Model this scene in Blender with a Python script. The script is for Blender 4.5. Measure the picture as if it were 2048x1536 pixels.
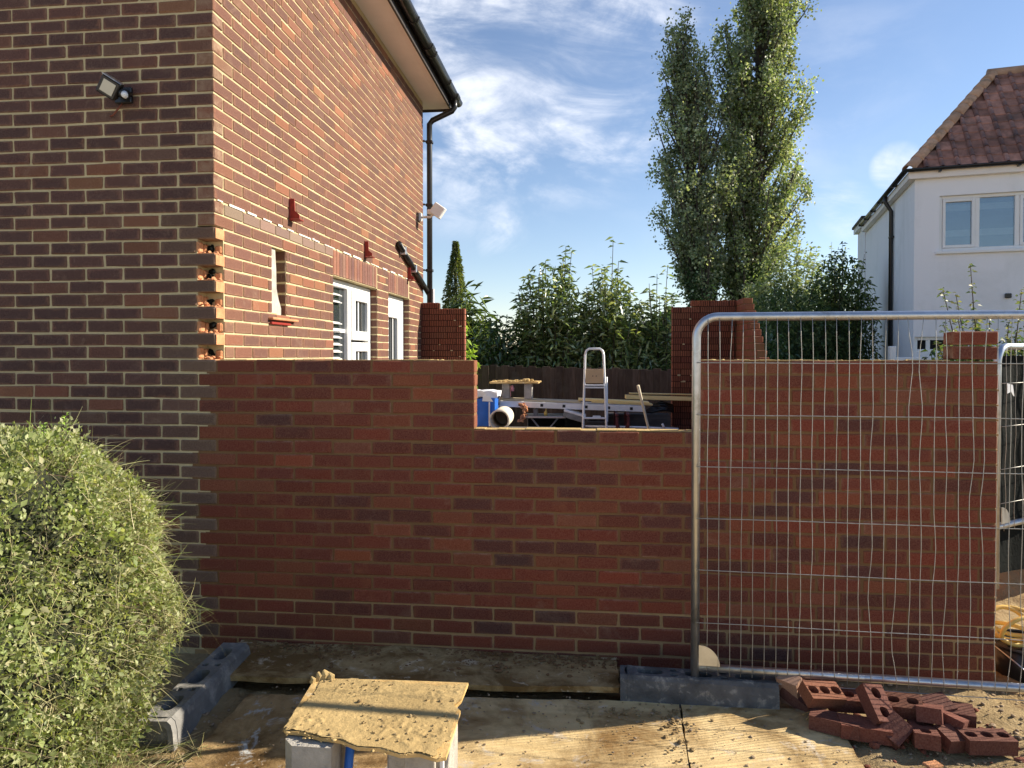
import bpy, bmesh, math, random
import numpy as np
from mathutils import Vector, Matrix, Quaternion, Euler
from mathutils import noise as mnoise

for _o in list(bpy.data.objects):
    bpy.data.objects.remove(_o)
scene = bpy.context.scene
R = math.radians
rng = np.random.default_rng(7)
rnd = random.Random(11)

# ------------------------------------------------------------------ camera
EYE = 1.67
cam_d = bpy.data.cameras.new("camera")
cam = bpy.data.objects.new("camera", cam_d)
scene.collection.objects.link(cam)
cam.location = (0, 0, EYE)
cam.rotation_euler = (R(90 - 1.0), 0, R(6.27))
cam_d.sensor_fit = 'HORIZONTAL'
cam_d.sensor_width = 36.0
cam_d.lens = 1420 / 2048 * 36
cam_d.shift_y = -35.0 / 2048
cam_d.clip_start = 0.05
cam_d.clip_end = 3000
scene.camera = cam

# ------------------------------------------------------------------ sun, sky, exposure
SUN_EL, SUN_AZ = 28.0, 72.0            # azimuth clockwise from +Y
S = Vector((math.sin(R(SUN_AZ)) * math.cos(R(SUN_EL)), math.cos(R(SUN_AZ)) * math.cos(R(SUN_EL)), math.sin(R(SUN_EL))))
sun_d = bpy.data.lights.new("sun", 'SUN')
sun_d.energy = 4.6
sun_d.angle = R(0.5)
sun_d.color = (1.0, 0.90, 0.74)
sun = bpy.data.objects.new("sun", sun_d)
scene.collection.objects.link(sun)
sun.rotation_euler = S.to_track_quat('Z', 'Y').to_euler()
sun.location = (20, 8, 15)

world = bpy.data.worlds.new("World")
scene.world = world
world.use_nodes = True
wn, wl = world.node_tree.nodes, world.node_tree.links
wn.clear()
w_out = wn.new('ShaderNodeOutputWorld')
w_bg = wn.new('ShaderNodeBackground')
w_sky = wn.new('ShaderNodeTexSky')
w_sky.sky_type = 'NISHITA'
w_sky.sun_disc = False
w_sky.sun_elevation = R(SUN_EL)
w_sky.sun_rotation = R(SUN_AZ)
w_sky.altitude = 50
w_sky.air_density = 1.0
w_sky.dust_density = 0.0
w_sky.ozone_density = 3.0
w_bg.inputs['Strength'].default_value = 0.080
# thin streaky cirrus: noise on the plane of the cloud layer (direction / height)
w_tc = wn.new('ShaderNodeTexCoord')
w_nrm = wn.new('ShaderNodeVectorMath'); w_nrm.operation = 'NORMALIZE'
wl.new(w_tc.outputs['Generated'], w_nrm.inputs[0])
def w_noise_dir(scale, rot, stretch, detail, rough, dist):
    m = wn.new('ShaderNodeMapping')
    m.inputs['Rotation'].default_value = (0, R(rot), R(-6))
    m.inputs['Scale'].default_value = stretch
    wl.new(w_nrm.outputs[0], m.inputs[0])
    n = wn.new('ShaderNodeTexNoise')
    n.inputs['Scale'].default_value = scale
    n.inputs['Detail'].default_value = detail
    n.inputs['Roughness'].default_value = rough
    n.inputs['Distortion'].default_value = dist
    wl.new(m.outputs[0], n.inputs['Vector'])
    return n.outputs['Fac']
def w_range(src, a, b):
    m = wn.new('ShaderNodeMapRange'); m.interpolation_type = 'SMOOTHSTEP'
    m.inputs['From Min'].default_value = a; m.inputs['From Max'].default_value = b
    wl.new(src, m.inputs['Value']); return m.outputs[0]
CLOUDS = [  # banks of thin cloud: direction, half width in degrees
    ((-0.142, 0.916, 0.374), 11.0),
    ((-0.064, 0.909, 0.412), 7.0),
    ((0.006, 0.950, 0.313), 5.5),
    ((0.043, 0.914, 0.403), 5.0),
    ((-0.117, 0.979, 0.165), 2.4),
    ((0.294, 0.935, 0.197), 1.5),
    ((0.367, 0.903, 0.224), 1.3),
    ((-0.191, 0.930, 0.313), 4.0),
    ((0.317, 0.931, 0.180), 2.0),
]
w_fine = w_range(w_noise_dir(3.2, 30, (1.0, 1.0, 2.2), 9, .60, 1.1), .40, .66)
w_fine2 = w_range(w_noise_dir(9.0, 20, (1.0, 1.0, 1.6), 7, .62, .5), .25, .70)
w_thin = w_range(w_noise_dir(1.3, 0, (1.0, 1.0, 1.6), 3, .5, .3), .56, .74)
acc = None
for (cd, rad) in CLOUDS:
    dt = wn.new('ShaderNodeVectorMath'); dt.operation = 'DOT_PRODUCT'
    wl.new(w_nrm.outputs[0], dt.inputs[0]); dt.inputs[1].default_value = cd
    e = w_range(dt.outputs['Value'], math.cos(R(rad * 1.35)), math.cos(R(rad * .35)))
    if acc is None: acc = e
    else:
        mx = wn.new('ShaderNodeMath'); mx.operation = 'MAXIMUM'; wl.new(acc, mx.inputs[0]); wl.new(e, mx.inputs[1]); acc = mx.outputs[0]
w_any = wn.new('ShaderNodeMath'); w_any.operation = 'MULTIPLY'; w_any.inputs[1].default_value = .22
wl.new(w_thin, w_any.inputs[0])
w_bank = wn.new('ShaderNodeMath'); w_bank.operation = 'MAXIMUM'
wl.new(acc, w_bank.inputs[0]); wl.new(w_any.outputs[0], w_bank.inputs[1])
w_mulA = wn.new('ShaderNodeMath'); w_mulA.operation = 'MULTIPLY'
wl.new(w_fine, w_mulA.inputs[0]); wl.new(w_fine2, w_mulA.inputs[1])
w_mul = wn.new('ShaderNodeMath'); w_mul.operation = 'MULTIPLY'
wl.new(w_bank.outputs[0], w_mul.inputs[0]); wl.new(w_mulA.outputs[0], w_mul.inputs[1])
w_mul2 = wn.new('ShaderNodeMath'); w_mul2.operation = 'MULTIPLY'; w_mul2.inputs[1].default_value = 0.95
wl.new(w_mul.outputs[0], w_mul2.inputs[0])
w_tint = wn.new('ShaderNodeMix'); w_tint.data_type = 'RGBA'; w_tint.blend_type = 'MULTIPLY'; w_tint.inputs['Factor'].default_value = 1.0
wl.new(w_sky.outputs[0], w_tint.inputs['A']); w_tint.inputs['B'].default_value = (1.12, 1.0, 0.97, 1)
w_mix = wn.new('ShaderNodeMix'); w_mix.data_type = 'RGBA'
wl.new(w_mul2.outputs[0], w_mix.inputs['Factor'])
wl.new(w_tint.outputs['Result'], w_mix.inputs['A'])
w_mix.inputs['B'].default_value = (6.9, 7.1, 7.6, 1)
wl.new(w_mix.outputs['Result'], w_bg.inputs['Color'])
wl.new(w_bg.outputs[0], w_out.inputs['Surface'])

scene.view_settings.view_transform = 'Standard'
scene.view_settings.look = 'None'
scene.view_settings.exposure = 1.1
scene.view_settings.gamma = 1.0
scene.view_settings.use_curve_mapping = False
scene.cycles.max_bounces = 6
scene.cycles.diffuse_bounces = 3
scene.cycles.glossy_bounces = 3
scene.cycles.transmission_bounces = 4
scene.cycles.transparent_max_bounces = 8
scene.cycles.use_denoising = True

# ------------------------------------------------------------------ materials
MATS = {}
def nodes_of(name):
    m = bpy.data.materials.new(name); m.use_nodes = True
    nt = m.node_tree; nt.nodes.clear()
    out = nt.nodes.new('ShaderNodeOutputMaterial')
    MATS[name] = m
    return m, nt.nodes, nt.links, out

def tex_noise(n, l, vec, scale, detail=4, rough=.55, dist=0.0):
    t = n.new('ShaderNodeTexNoise')
    t.inputs['Scale'].default_value = scale; t.inputs['Detail'].default_value = detail
    t.inputs['Roughness'].default_value = rough; t.inputs['Distortion'].default_value = dist
    if vec is not None: l.new(vec, t.inputs['Vector'])
    return t.outputs['Fac']
def mrange(n, l, src, a, b, c=0.0, d=1.0):
    m = n.new('ShaderNodeMapRange'); m.inputs['From Min'].default_value = a; m.inputs['From Max'].default_value = b
    m.inputs['To Min'].default_value = c; m.inputs['To Max'].default_value = d
    l.new(src, m.inputs['Value']); return m.outputs[0]
def mixc(n, l, f, a, b, mode='MIX'):
    m = n.new('ShaderNodeMix'); m.data_type = 'RGBA'; m.blend_type = mode
    for sock, v in ((m.inputs['Factor'], f), (m.inputs['A'], a), (m.inputs['B'], b)):
        if isinstance(v, (int, float)): sock.default_value = v
        elif isinstance(v, tuple): sock.default_value = (*v[:3], 1)
        else: l.new(v, sock)
    return m.outputs['Result']
def mth(n, l, op, a, b=None):
    m = n.new('ShaderNodeMath'); m.operation = op
    for i, v in enumerate((a, b)):
        if v is None: continue
        if isinstance(v, (int, float)): m.inputs[i].default_value = v
        else: l.new(v, m.inputs[i])
    return m.outputs[0]
def bump(n, l, h, strength, dist):
    b = n.new('ShaderNodeBump'); b.inputs['Strength'].default_value = strength; b.inputs['Distance'].default_value = dist
    l.new(h, b.inputs['Height']); return b.outputs[0]
def princ(n, l, out, color, rough=.8, metal=0.0, normal=None, spec=.35):
    p = n.new('ShaderNodeBsdfPrincipled')
    if isinstance(color, tuple): p.inputs['Base Color'].default_value = (*color[:3], 1)
    else: l.new(color, p.inputs['Base Color'])
    if isinstance(rough, (int, float)): p.inputs['Roughness'].default_value = rough
    else: l.new(rough, p.inputs['Roughness'])
    p.inputs['Metallic'].default_value = metal
    p.inputs['Specular IOR Level'].default_value = spec
    if normal is not None: l.new(normal, p.inputs['Normal'])
    l.new(p.outputs[0], out.inputs['Surface'])
    return p
def pos(n):
    return n.new('ShaderNodeNewGeometry').outputs['Position']

def mat_plain(name, color, rough=.7, metal=0.0, var=.25, scale=9.0, bmp=.15, dist=.004, spec=.35, dirt=None, objrand=0.0):
    m, n, l, out = nodes_of(name)
    p = pos(n)
    a = tex_noise(n, l, p, scale, 6, .6)
    c = mixc(n, l, mrange(n, l, a, .3, .7), tuple(x * (1 - var) for x in color), tuple(min(1, x * (1 + var)) for x in color))
    if dirt:
        b = tex_noise(n, l, p, dirt[1], 7, .65, .3)
        c = mixc(n, l, mrange(n, l, b, dirt[2], dirt[3]), c, dirt[0])
    if objrand:
        oi = n.new('ShaderNodeObjectInfo'); cc = n.new('ShaderNodeCombineColor')
        tone = mth(n, l, 'ADD', mth(n, l, 'MULTIPLY', oi.outputs['Random'], 2 * objrand), 1 - objrand)
        for i in range(3): l.new(tone, cc.inputs[i])
        c = mixc(n, l, 1.0, c, cc.outputs[0], 'MULTIPLY')
    h = tex_noise(n, l, p, scale * 9, 5, .6)
    princ(n, l, out, c, rough, metal, bump(n, l, h, bmp, dist) if bmp else None, spec)
    return m

def mat_brick(name, core, grain=.35, edge_col=(.15, .075, .045), stain=(.30, .25, .18), stain_amt=.35, rough=.88, smear=None, smear_amt=.7):
    """colour = object colour x vertex colour; the third number of 'loc' (x object alpha) says how far the face is burnt dark in its middle"""
    m, n, l, out = nodes_of(name)
    oi = n.new('ShaderNodeObjectInfo')
    at = n.new('ShaderNodeAttribute'); at.attribute_name = 'col'
    lc = n.new('ShaderNodeAttribute'); lc.attribute_name = 'loc'
    base = mixc(n, l, 1.0, oi.outputs['Color'], at.outputs['Color'], 'MULTIPLY')
    p = pos(n)
    sep = n.new('ShaderNodeSeparateXYZ'); l.new(lc.outputs['Vector'], sep.inputs[0])
    nz = tex_noise(n, l, p, 26, 5, .6, .4)
    u = mth(n, l, 'POWER', mth(n, l, 'ABSOLUTE', sep.outputs[0]), 5.0)
    v = mth(n, l, 'POWER', mth(n, l, 'ABSOLUTE', sep.outputs[1]), 3.0)
    e = mth(n, l, 'MAXIMUM', u, v)
    e = mth(n, l, 'ADD', e, mrange(n, l, nz, .3, .7, -.35, .35))
    em = mrange(n, l, e, .25, .75)
    amt = mth(n, l, 'MULTIPLY', sep.outputs[2], oi.outputs['Alpha'])
    burnt = mixc(n, l, mth(n, l, 'MULTIPLY', mth(n, l, 'SUBTRACT', 1.0, em), amt), base, core)
    rim = mixc(n, l, mth(n, l, 'MULTIPLY', mth(n, l, 'MULTIPLY', em, amt), .45), burnt, edge_col)
    g = tex_noise(n, l, p, 140, 4, .7)
    c = mixc(n, l, mrange(n, l, g, .3, .75), mixc(n, l, grain, rim, (0, 0, 0)), mixc(n, l, grain * .45, rim, (.55, .42, .3)))
    s = tex_noise(n, l, p, 5.5, 8, .72, .6)
    c = mixc(n, l, mth(n, l, 'MULTIPLY', mrange(n, l, s, .56, .72), stain_amt), c, stain)
    if smear:
        eu = mth(n, l, 'POWER', mth(n, l, 'ABSOLUTE', sep.outputs[0]), 22.0); ev = mth(n, l, 'POWER', mth(n, l, 'ABSOLUTE', sep.outputs[1]), 7.0)
        ee = mth(n, l, 'MULTIPLY', mth(n, l, 'MAXIMUM', eu, ev), mrange(n, l, tex_noise(n, l, p, 17, 6, .65, .5), .36, .62, 0, 1.0))
        blot = mrange(n, l, tex_noise(n, l, p, 9, 8, .7, .9), .60, .74, 0, .55)
        c = mixc(n, l, mth(n, l, 'MULTIPLY', mth(n, l, 'MAXIMUM', ee, blot), smear_amt), c, smear)
    hb = mth(n, l, 'ADD', mth(n, l, 'MULTIPLY', g, .6), nz)
    princ(n, l, out, c, rough, 0, bump(n, l, hb, .55, .004), .25)
    return m

def mat_mortar(name, col, var=.22, bmp=.6, dark=(.2, .17, .12)):
    m, n, l, out = nodes_of(name)
    p = pos(n)
    a = tex_noise(n, l, p, 3.0, 7, .65, .3)
    b = tex_noise(n, l, p, 90, 5, .7)
    c = mixc(n, l, mrange(n, l, a, .35, .7), tuple(x * (1 - var) for x in col), col)
    c = mixc(n, l, mrange(n, l, tex_noise(n, l, p, 1.3, 6, .6), .52, .75, 0, .6), c, dark)
    c = mixc(n, l, mrange(n, l, b, .4, .8, 0, .35), c, tuple(x * .45 for x in col))
    h = mth(n, l, 'ADD', b, mth(n, l, 'MULTIPLY', tex_noise(n, l, p, 22, 5, .6), 1.3))
    princ(n, l, out, c, .95, 0, bump(n, l, h, bmp, .006), .1)
    return m

def mat_leaf(name, trans=.35, rough=.45, spec=.4, tcol=(1.0, 1.05, .45)):
    m, n, l, out = nodes_of(name)
    at = n.new('ShaderNodeAttribute'); at.attribute_name = 'col'
    p = n.new('ShaderNodeBsdfPrincipled')
    l.new(at.outputs['Color'], p.inputs['Base Color'])
    p.inputs['Roughness'].default_value = rough; p.inputs['Specular IOR Level'].default_value = spec
    t = n.new('ShaderNodeBsdfTranslucent')
    l.new(mixc(n, l, 1.0, at.outputs['Color'], tcol, 'MULTIPLY'), t.inputs['Color'])
    x = n.new('ShaderNodeMixShader'); x.inputs[0].default_value = trans
    l.new(p.outputs[0], x.inputs[1]); l.new(t.outputs[0], x.inputs[2])
    l.new(x.outputs[0], out.inputs['Surface'])
    return m

def mat_wood(name, a, b, axis=0, scale=1.0, rough=.75, dirt=None, dirt_rng=(.45, .7), dirt_scale=3.0, bmp=.3, mud=None, mud_rng=(.5, .6)):
    m, n, l, out = nodes_of(name)
    tc = n.new('ShaderNodeTexCoord')
    mp = n.new('ShaderNodeMapping')
    sc = [22 * scale] * 3; sc[axis] = 3.0 * scale
    mp.inputs['Scale'].default_value = sc
    oi = n.new('ShaderNodeObjectInfo')
    l.new(tc.outputs['Object'], mp.inputs[0])
    add = n.new('ShaderNodeVectorMath'); add.operation = 'ADD'
    l.new(mp.outputs[0], add.inputs[0])
    r = mth(n, l, 'MULTIPLY', oi.outputs['Random'], 40.0)
    cm = n.new('ShaderNodeCombineXYZ')
    for i in range(3): l.new(r, cm.inputs[i])
    l.new(cm.outputs[0], add.inputs[1])
    g = tex_noise(n, l, add.outputs[0], 1.0, 6, .6, .8)
    c = mixc(n, l, mrange(n, l, g, .3, .7), a, b)
    tone = mth(n, l, 'ADD', mth(n, l, 'MULTIPLY', oi.outputs['Random'], .5), .75)
    cc = n.new('ShaderNodeCombineColor')
    for i in range(3): l.new(tone, cc.inputs[i])
    c = mixc(n, l, 1.0, c, cc.outputs[0], 'MULTIPLY')
    p = pos(n)
    if dirt:
        d = tex_noise(n, l, p, dirt_scale, 8, .68, .5)
        c = mixc(n, l, mrange(n, l, d, *dirt_rng), c, dirt)
    if mud:
        d2 = tex_noise(n, l, p, dirt_scale * 2.3, 9, .7, .8)
        c = mixc(n, l, mrange(n, l, d2, *mud_rng), c, mud)
    h = mth(n, l, 'ADD', g, mth(n, l, 'MULTIPLY', tex_noise(n, l, p, 60, 6, .7), .8))
    princ(n, l, out, c, rough, 0, bump(n, l, h, bmp, .006), .3)
    return m

mat_brick('brick_old', (.066, .028, .028), grain=.30, edge_col=(.20, .090, .05), stain=(.36, .25, .17), stain_amt=.22, smear=(.40, .30, .20), smear_amt=.4)
mat_brick('brick_new', (.100, .022, .015), grain=.34, edge_col=(.26, .095, .055), stain=(.29, .12, .055), stain_amt=.4, smear=(.24, .125, .055), smear_amt=.5)
mat_brick('brick_key', (.12, .03, .02), grain=.25, edge_col=(.2, .07, .04), stain=(.32, .2, .14), stain_amt=.12)
mat_mortar('mortar_old', (.64, .53, .31), dark=(.50, .40, .24))
mat_mortar('mortar_new', (.25, .140, .068), dark=(.175, .088, .042))
mat_mortar('mortar_dark', (.085, .040, .026), dark=(.05, .025, .018))
mat_mortar('mortar_pale', (.43, .285, .145), dark=(.30, .18, .085))
mat_mortar('mortar_wet', (.60, .43, .195), dark=(.42, .28, .115))
mat_plain('brick_inside', (.58, .27, .13), .95, var=.25, scale=20, bmp=.6, dist=.01)
mat_plain('brick_chip', (.24, .080, .048), .95, var=.4, scale=25, bmp=.6, dist=.01)
mat_plain('rubble', (.34, .25, .16), .95, var=.35, scale=20, bmp=.6, dist=.01)
def mat_render():
    m, n, l, out = nodes_of('render_white')
    p = pos(n); mp = n.new('ShaderNodeMapping'); mp.inputs['Scale'].default_value = (1.6, 1.6, .35); l.new(p, mp.inputs[0])
    st = tex_noise(n, l, mp.outputs[0], 1.0, 7, .65, .4); bl = tex_noise(n, l, p, .9, 7, .65, .4); fn = tex_noise(n, l, p, 40, 5, .6)
    c = mixc(n, l, mrange(n, l, st, .52, .76, 0, .28), (.88, .88, .89), (.58, .60, .58))
    c = mixc(n, l, mrange(n, l, bl, .55, .75, 0, .45), c, (.62, .63, .60))
    princ(n, l, out, c, .92, 0, bump(n, l, fn, .3, .006), .2)
mat_render()
mat_plain('upvc', (.82, .82, .80), .3, var=.02, scale=4, bmp=0, spec=.5)
mat_plain('soffit', (.90, .84, .78), .6, var=.06, scale=2, bmp=.05)
mat_plain('black_plastic', (.018, .017, .017), .32, var=.2, scale=14, bmp=.05, spec=.5)
mat_plain('dark_trim', (.035, .028, .024), .5, var=.2, scale=14, bmp=.1)
mat_plain('steel', (.55, .57, .60), .34, metal=.9, var=.16, scale=12, bmp=.08, dirt=((.32, .31, .29), 6, .56, .72))
mat_plain('wire', (.40, .385, .35), .5, metal=.6, var=.2, scale=30, bmp=0)
mat_plain('alu', (.78, .78, .78), .42, metal=.25, var=.08, scale=8, bmp=.05)
mat_plain('red_steel', (.28, .03, .02), .5, var=.25, scale=30, bmp=.1)
mat_plain('rust_red', (.10, .022, .022), .6, var=.25, scale=30, bmp=.1)
mat_plain('rubber_block', (.115, .112, .108), .9, var=.5, scale=7, bmp=.8, dist=.012, dirt=((.36, .33, .28), 14, .54, .66))
mat_plain('rubber_pale', (.18, .174, .162), .95, var=.3, scale=7, bmp=.6, dist=.008, dirt=((.36, .34, .30), 9, .52, .68))
mat_plain('concrete', (.42, .39, .34), .95, var=.25, scale=12, bmp=.7, dist=.008)
mat_plain('clay_pipe', (.70, .62, .50), .7, var=.15, scale=9, bmp=.3)
mat_plain('blue_plastic', (.02, .13, .52), .4, var=.15, scale=8, bmp=.2)
mat_plain('white_plastic', (.75, .76, .78), .45, var=.08, scale=10, bmp=.2)
mat_plain('dark_sheet', (.010, .012, .011), .9, var=.4, scale=6, bmp=.3, dist=.02, spec=.08)
mat_plain('hose_yellow', (.62, .44, .12), .45, var=.2, scale=12, bmp=.1)
mat_plain('tile_clay', (.36, .175, .120), .85, var=.35, scale=6, bmp=.5, dirt=((.13, .085, .065), 2.2, .52, .72), objrand=.35)
mat_plain('hip_clay', (.46, .29, .19), .85, var=.25, scale=5, bmp=.5, dirt=((.16, .13, .09), 3.5, .5, .7), objrand=.2)
mat_plain('lead_grey', (.22, .22, .22), .7, var=.3, scale=12, bmp=.3)
mat_plain('paint_white', (.78, .74, .64), .8, var=.12, scale=30, bmp=.5)
mat_plain('cardboard', (.55, .38, .22), .8, var=.08, scale=8, bmp=.1)
mat_plain('pink_cloth', (.55, .22, .24), .8, var=.2, scale=10, bmp=.2)
mat_plain('floor_concrete', (.30, .28, .25), .9, var=.2, scale=4, bmp=.4)
mat_plain('bark', (.085, .070, .055), .95, var=.4, scale=9, bmp=.7, dist=.02)
mat_plain('shade_core', (.020, .024, .012), 1, var=.4, scale=12, bmp=.6)
mat_plain('logo_black', (.02, .02, .02), .6, var=.1, bmp=0)
mat_leaf('leaf_hedge', .45)
mat_leaf('leaf_laurel', .36, .22, .8)
mat_leaf('leaf_tree', .42, .5, .4)
mat_leaf('straw', .25, .7, .2, (1, .95, .8))
mat_wood('fence_wood', (.055, .036, .028), (.115, .080, .064), 2, 1.0, .9, dirt=(.11, .095, .085), dirt_rng=(.55, .8))
mat_wood('timber_fresh', (.72, .52, .20), (.84, .66, .32), 0, .8, .7)
mat_wood('timber_pale', (.62, .52, .34), (.72, .63, .46), 0, .8, .7)
mat_wood('timber_grey', (.07, .062, .058), (.13, .115, .105), 0, 1, .9)
mat_wood('ply_tan', (.60, .43, .20), (.74, .56, .29), 0, .5, .85, dirt=(.25, .145, .05), dirt_rng=(.42, .64), dirt_scale=2.6, mud=(.60, .53, .43), mud_rng=(.56, .68), bmp=.6)
mat_wood('ply_wall', (.40, .27, .12), (.50, .36, .17), 0, .5, .9, dirt=(.20, .115, .038), dirt_rng=(.40, .56), dirt_scale=4, mud=(.64, .53, .36), mud_rng=(.58, .66), bmp=.9)
mat_wood('ply_left', (.36, .24, .11), (.48, .33, .16), 1, .5, .75, dirt=(.16, .092, .034), dirt_rng=(.40, .60), dirt_scale=3.1, mud=(.52, .52, .50), mud_rng=(.54, .63), bmp=.9)
mat_wood('spot_board', (.60, .40, .16), (.70, .50, .23), 0, .5, .8, dirt=(.52, .33, .12), dirt_rng=(.42, .6), dirt_scale=4, mud=(.74, .62, .40), mud_rng=(.60, .72), bmp=.8)

def mat_soil():
    m, n, l, out = nodes_of('soil')
    p = pos(n)
    a = tex_noise(n, l, p, 1.4, 8, .65, .4); b = tex_noise(n, l, p, 34, 7, .7); c0 = tex_noise(n, l, p, 6, 7, .7, .5)
    c = mixc(n, l, mrange(n, l, a, .35, .65), (.28, .19, .09), (.44, .33, .18))
    c = mixc(n, l, mrange(n, l, c0, .55, .72), c, (.16, .10, .055))
    c = mixc(n, l, mrange(n, l, b, .62, .75), c, (.44, .37, .27))
    h = mth(n, l, 'ADD', b, mth(n, l, 'MULTIPLY', c0, 2.0))
    princ(n, l, out, c, .97, 0, bump(n, l, h, .9, .02), .1)
mat_soil()
def mat_grass():
    m, n, l, out = nodes_of('far_ground')
    p = pos(n)
    a = tex_noise(n, l, p, .6, 8, .65)
    princ(n, l, out, mixc(n, l, mrange(n, l, a, .35, .65), (.055, .075, .025), (.10, .09, .045)), .95, 0, bump(n, l, tex_noise(n, l, p, 20, 6, .7), .8, .03), .1)
mat_grass()
def mat_clear(name):
    m, n, l, out = nodes_of(name)
    g = n.new('ShaderNodeBsdfGlossy'); g.inputs['Roughness'].default_value = .02; g.inputs['Color'].default_value = (.85, .9, .95, 1)
    t = n.new('ShaderNodeBsdfTransparent'); t.inputs['Color'].default_value = (.80, .86, .88, 1)
    f = n.new('ShaderNodeFresnel'); f.inputs['IOR'].default_value = 1.8
    x = n.new('ShaderNodeMixShader'); l.new(mth(n, l, 'ADD', f.outputs[0], .10), x.inputs[0]); l.new(t.outputs[0], x.inputs[1]); l.new(g.outputs[0], x.inputs[2]); l.new(x.outputs[0], out.inputs['Surface'])
mat_clear('glass_clear')
mat_plain('blind_pale', (.62, .66, .70), .8, var=.05, bmp=.05)
mat_plain('blind_dark', (.20, .27, .36), .8, var=.05, bmp=.05)
def mat_glass(name, col, blind=None):
    m, n, l, out = nodes_of(name)
    p = n.new('ShaderNodeBsdfPrincipled')
    p.inputs['Base Color'].default_value = (*col, 1); p.inputs['Roughness'].default_value = .04
    p.inputs['Specular IOR Level'].default_value = .8
    h = tex_noise(n, l, pos(n), 1.2, 2, .5)
    l.new(bump(n, l, h, .05, .05), p.inputs['Normal'])
    l.new(p.outputs[0], out.inputs['Surface'])
mat_glass('glass_dark', (.030, .036, .038))
mat_glass('glass_blue', (.10, .15, .22))
mat_plain('glass_black', (.006, .007, .009), .35, var=.1, bmp=0, spec=.1)
mat_glass('lens', (.55, .52, .42))
M = MATS

# ------------------------------------------------------------------ mesh helpers
COL = scene.collection
def link(name, me, mat, parent=None, loc=None, rot=None):
    o = bpy.data.objects.new(name, me)
    COL.objects.link(o)
    if mat is not None and me is not None and not me.materials: me.materials.append(M[mat] if isinstance(mat, str) else mat)
    if parent is not None: o.parent = parent
    if loc is not None: o.location = loc
    if rot is not None: o.rotation_euler = rot
    return o
def thing(name, label, cat, loc=(0, 0, 0), rot=(0, 0, 0), group=None):
    o = bpy.data.objects.new(name, None); COL.objects.link(o)
    o.location = loc; o.rotation_euler = rot; o.empty_display_size = .1
    return tag(o, label, cat, group)
def tag(o, label, cat, group=None):
    o['label'] = label; o['category'] = cat
    if group: o['group'] = group
    return o
def struct(o):
    o['kind'] = 'structure'; return o
def stuff(o):
    o['kind'] = 'stuff'; return o

class MB:
    """collects shapes into one mesh"""
    def __init__(s): s.v = []; s.f = []; s.sm = []
    def add(s, v, f, smooth=False):
        k = len(s.v); s.v += [tuple(map(float, p)) for p in v]; s.f += [tuple(i + k for i in q) for q in f]; s.sm += [smooth] * len(f); return s
    def box(s, a, b, mat=None):
        (x0, y0, z0), (x1, y1, z1) = a, b
        v = [Vector(p) for p in ((x0,y0,z0),(x1,y0,z0),(x1,y1,z0),(x0,y1,z0),(x0,y0,z1),(x1,y0,z1),(x1,y1,z1),(x0,y1,z1))]
        if mat is not None: v = [mat @ p for p in v]
        return s.add(v, [(0,3,2,1),(4,5,6,7),(0,1,5,4),(1,2,6,5),(2,3,7,6),(3,0,4,7)])
    def bbox(s, a, b, e=.004, mat=None):
        """bevelled box"""
        v, f = bevel_box(a, b, e)
        if mat is not None: v = [mat @ Vector(p) for p in v]
        return s.add(v, f)
    def tube(s, pts, r, n=10, caps=True, smooth=True, closed=False):
        v, f = tube_geo(pts, r, n, caps, closed)
        return s.add(v, f, smooth)
    def prism(s, poly, t, mat):
        """polygon in local xy, thickness t in z, placed by mat"""
        k = len(poly)
        v = [mat @ Vector((x, y, 0)) for x, y in poly] + [mat @ Vector((x, y, t)) for x, y in poly]
        f = [tuple(range(k))[::-1], tuple(range(k, 2 * k))] + [(i, (i + 1) % k, (i + 1) % k + k, i + k) for i in range(k)]
        return s.add(v, f)
    def mesh(s, name):
        me = bpy.data.meshes.new(name); me.from_pydata(s.v, [], s.f)
        me.polygons.foreach_set('use_smooth', s.sm); me.update(); return me
    def build(s, name, mat, parent=None, loc=None, rot=None):
        return link(name, s.mesh(name), mat, parent, loc, rot)

def bevel_box(a, b, e):
    (x0, y0, z0), (x1, y1, z1) = a, b
    X, Y, Z = (x0, x1), (y0, y1), (z0, z1)
    v = []; idx = {}
    for i in (0, 1):
        for j in (0, 1):
            for k in (0, 1):
                sx, sy, sz = (1 if i == 0 else -1), (1 if j == 0 else -1), (1 if k == 0 else -1)
                for ax in range(3):
                    p = [X[i] + sx * e, Y[j] + sy * e, Z[k] + sz * e]
                    p[ax] = (X[i], Y[j], Z[k])[ax]
                    idx[(i, j, k, ax)] = len(v); v.append(tuple(p))
    f = []
    def q(*ks): f.append([idx[k] for k in ks])
    for s in (0, 1):
        q((s,0,0,0),(s,1,0,0),(s,1,1,0),(s,0,1,0)); q((0,s,0,1),(1,s,0,1),(1,s,1,1),(0,s,1,1)); q((0,0,s,2),(1,0,s,2),(1,1,s,2),(0,1,s,2))
    for i in (0, 1):
        for j in (0, 1):
            q((i,j,0,0),(i,j,1,0),(i,j,1,1),(i,j,0,1)); q((i,0,j,0),(i,1,j,0),(i,1,j,2),(i,0,j,2)); q((0,i,j,1),(1,i,j,1),(1,i,j,2),(0,i,j,2))
    for i in (0, 1):
        for j in (0, 1):
            for k in (0, 1): q((i,j,k,0),(i,j,k,1),(i,j,k,2))
    c = Vector(((x0+x1)/2, (y0+y1)/2, (z0+z1)/2))
    out = []
    for q_ in f:
        ps = [Vector(v[i]) for i in q_]
        nrm = (ps[1]-ps[0]).cross(ps[2]-ps[0]); cen = sum(ps, Vector())/len(ps)
        out.append(tuple(q_) if nrm.dot(cen-c) > 0 else tuple(q_[::-1]))
    return v, out

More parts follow.
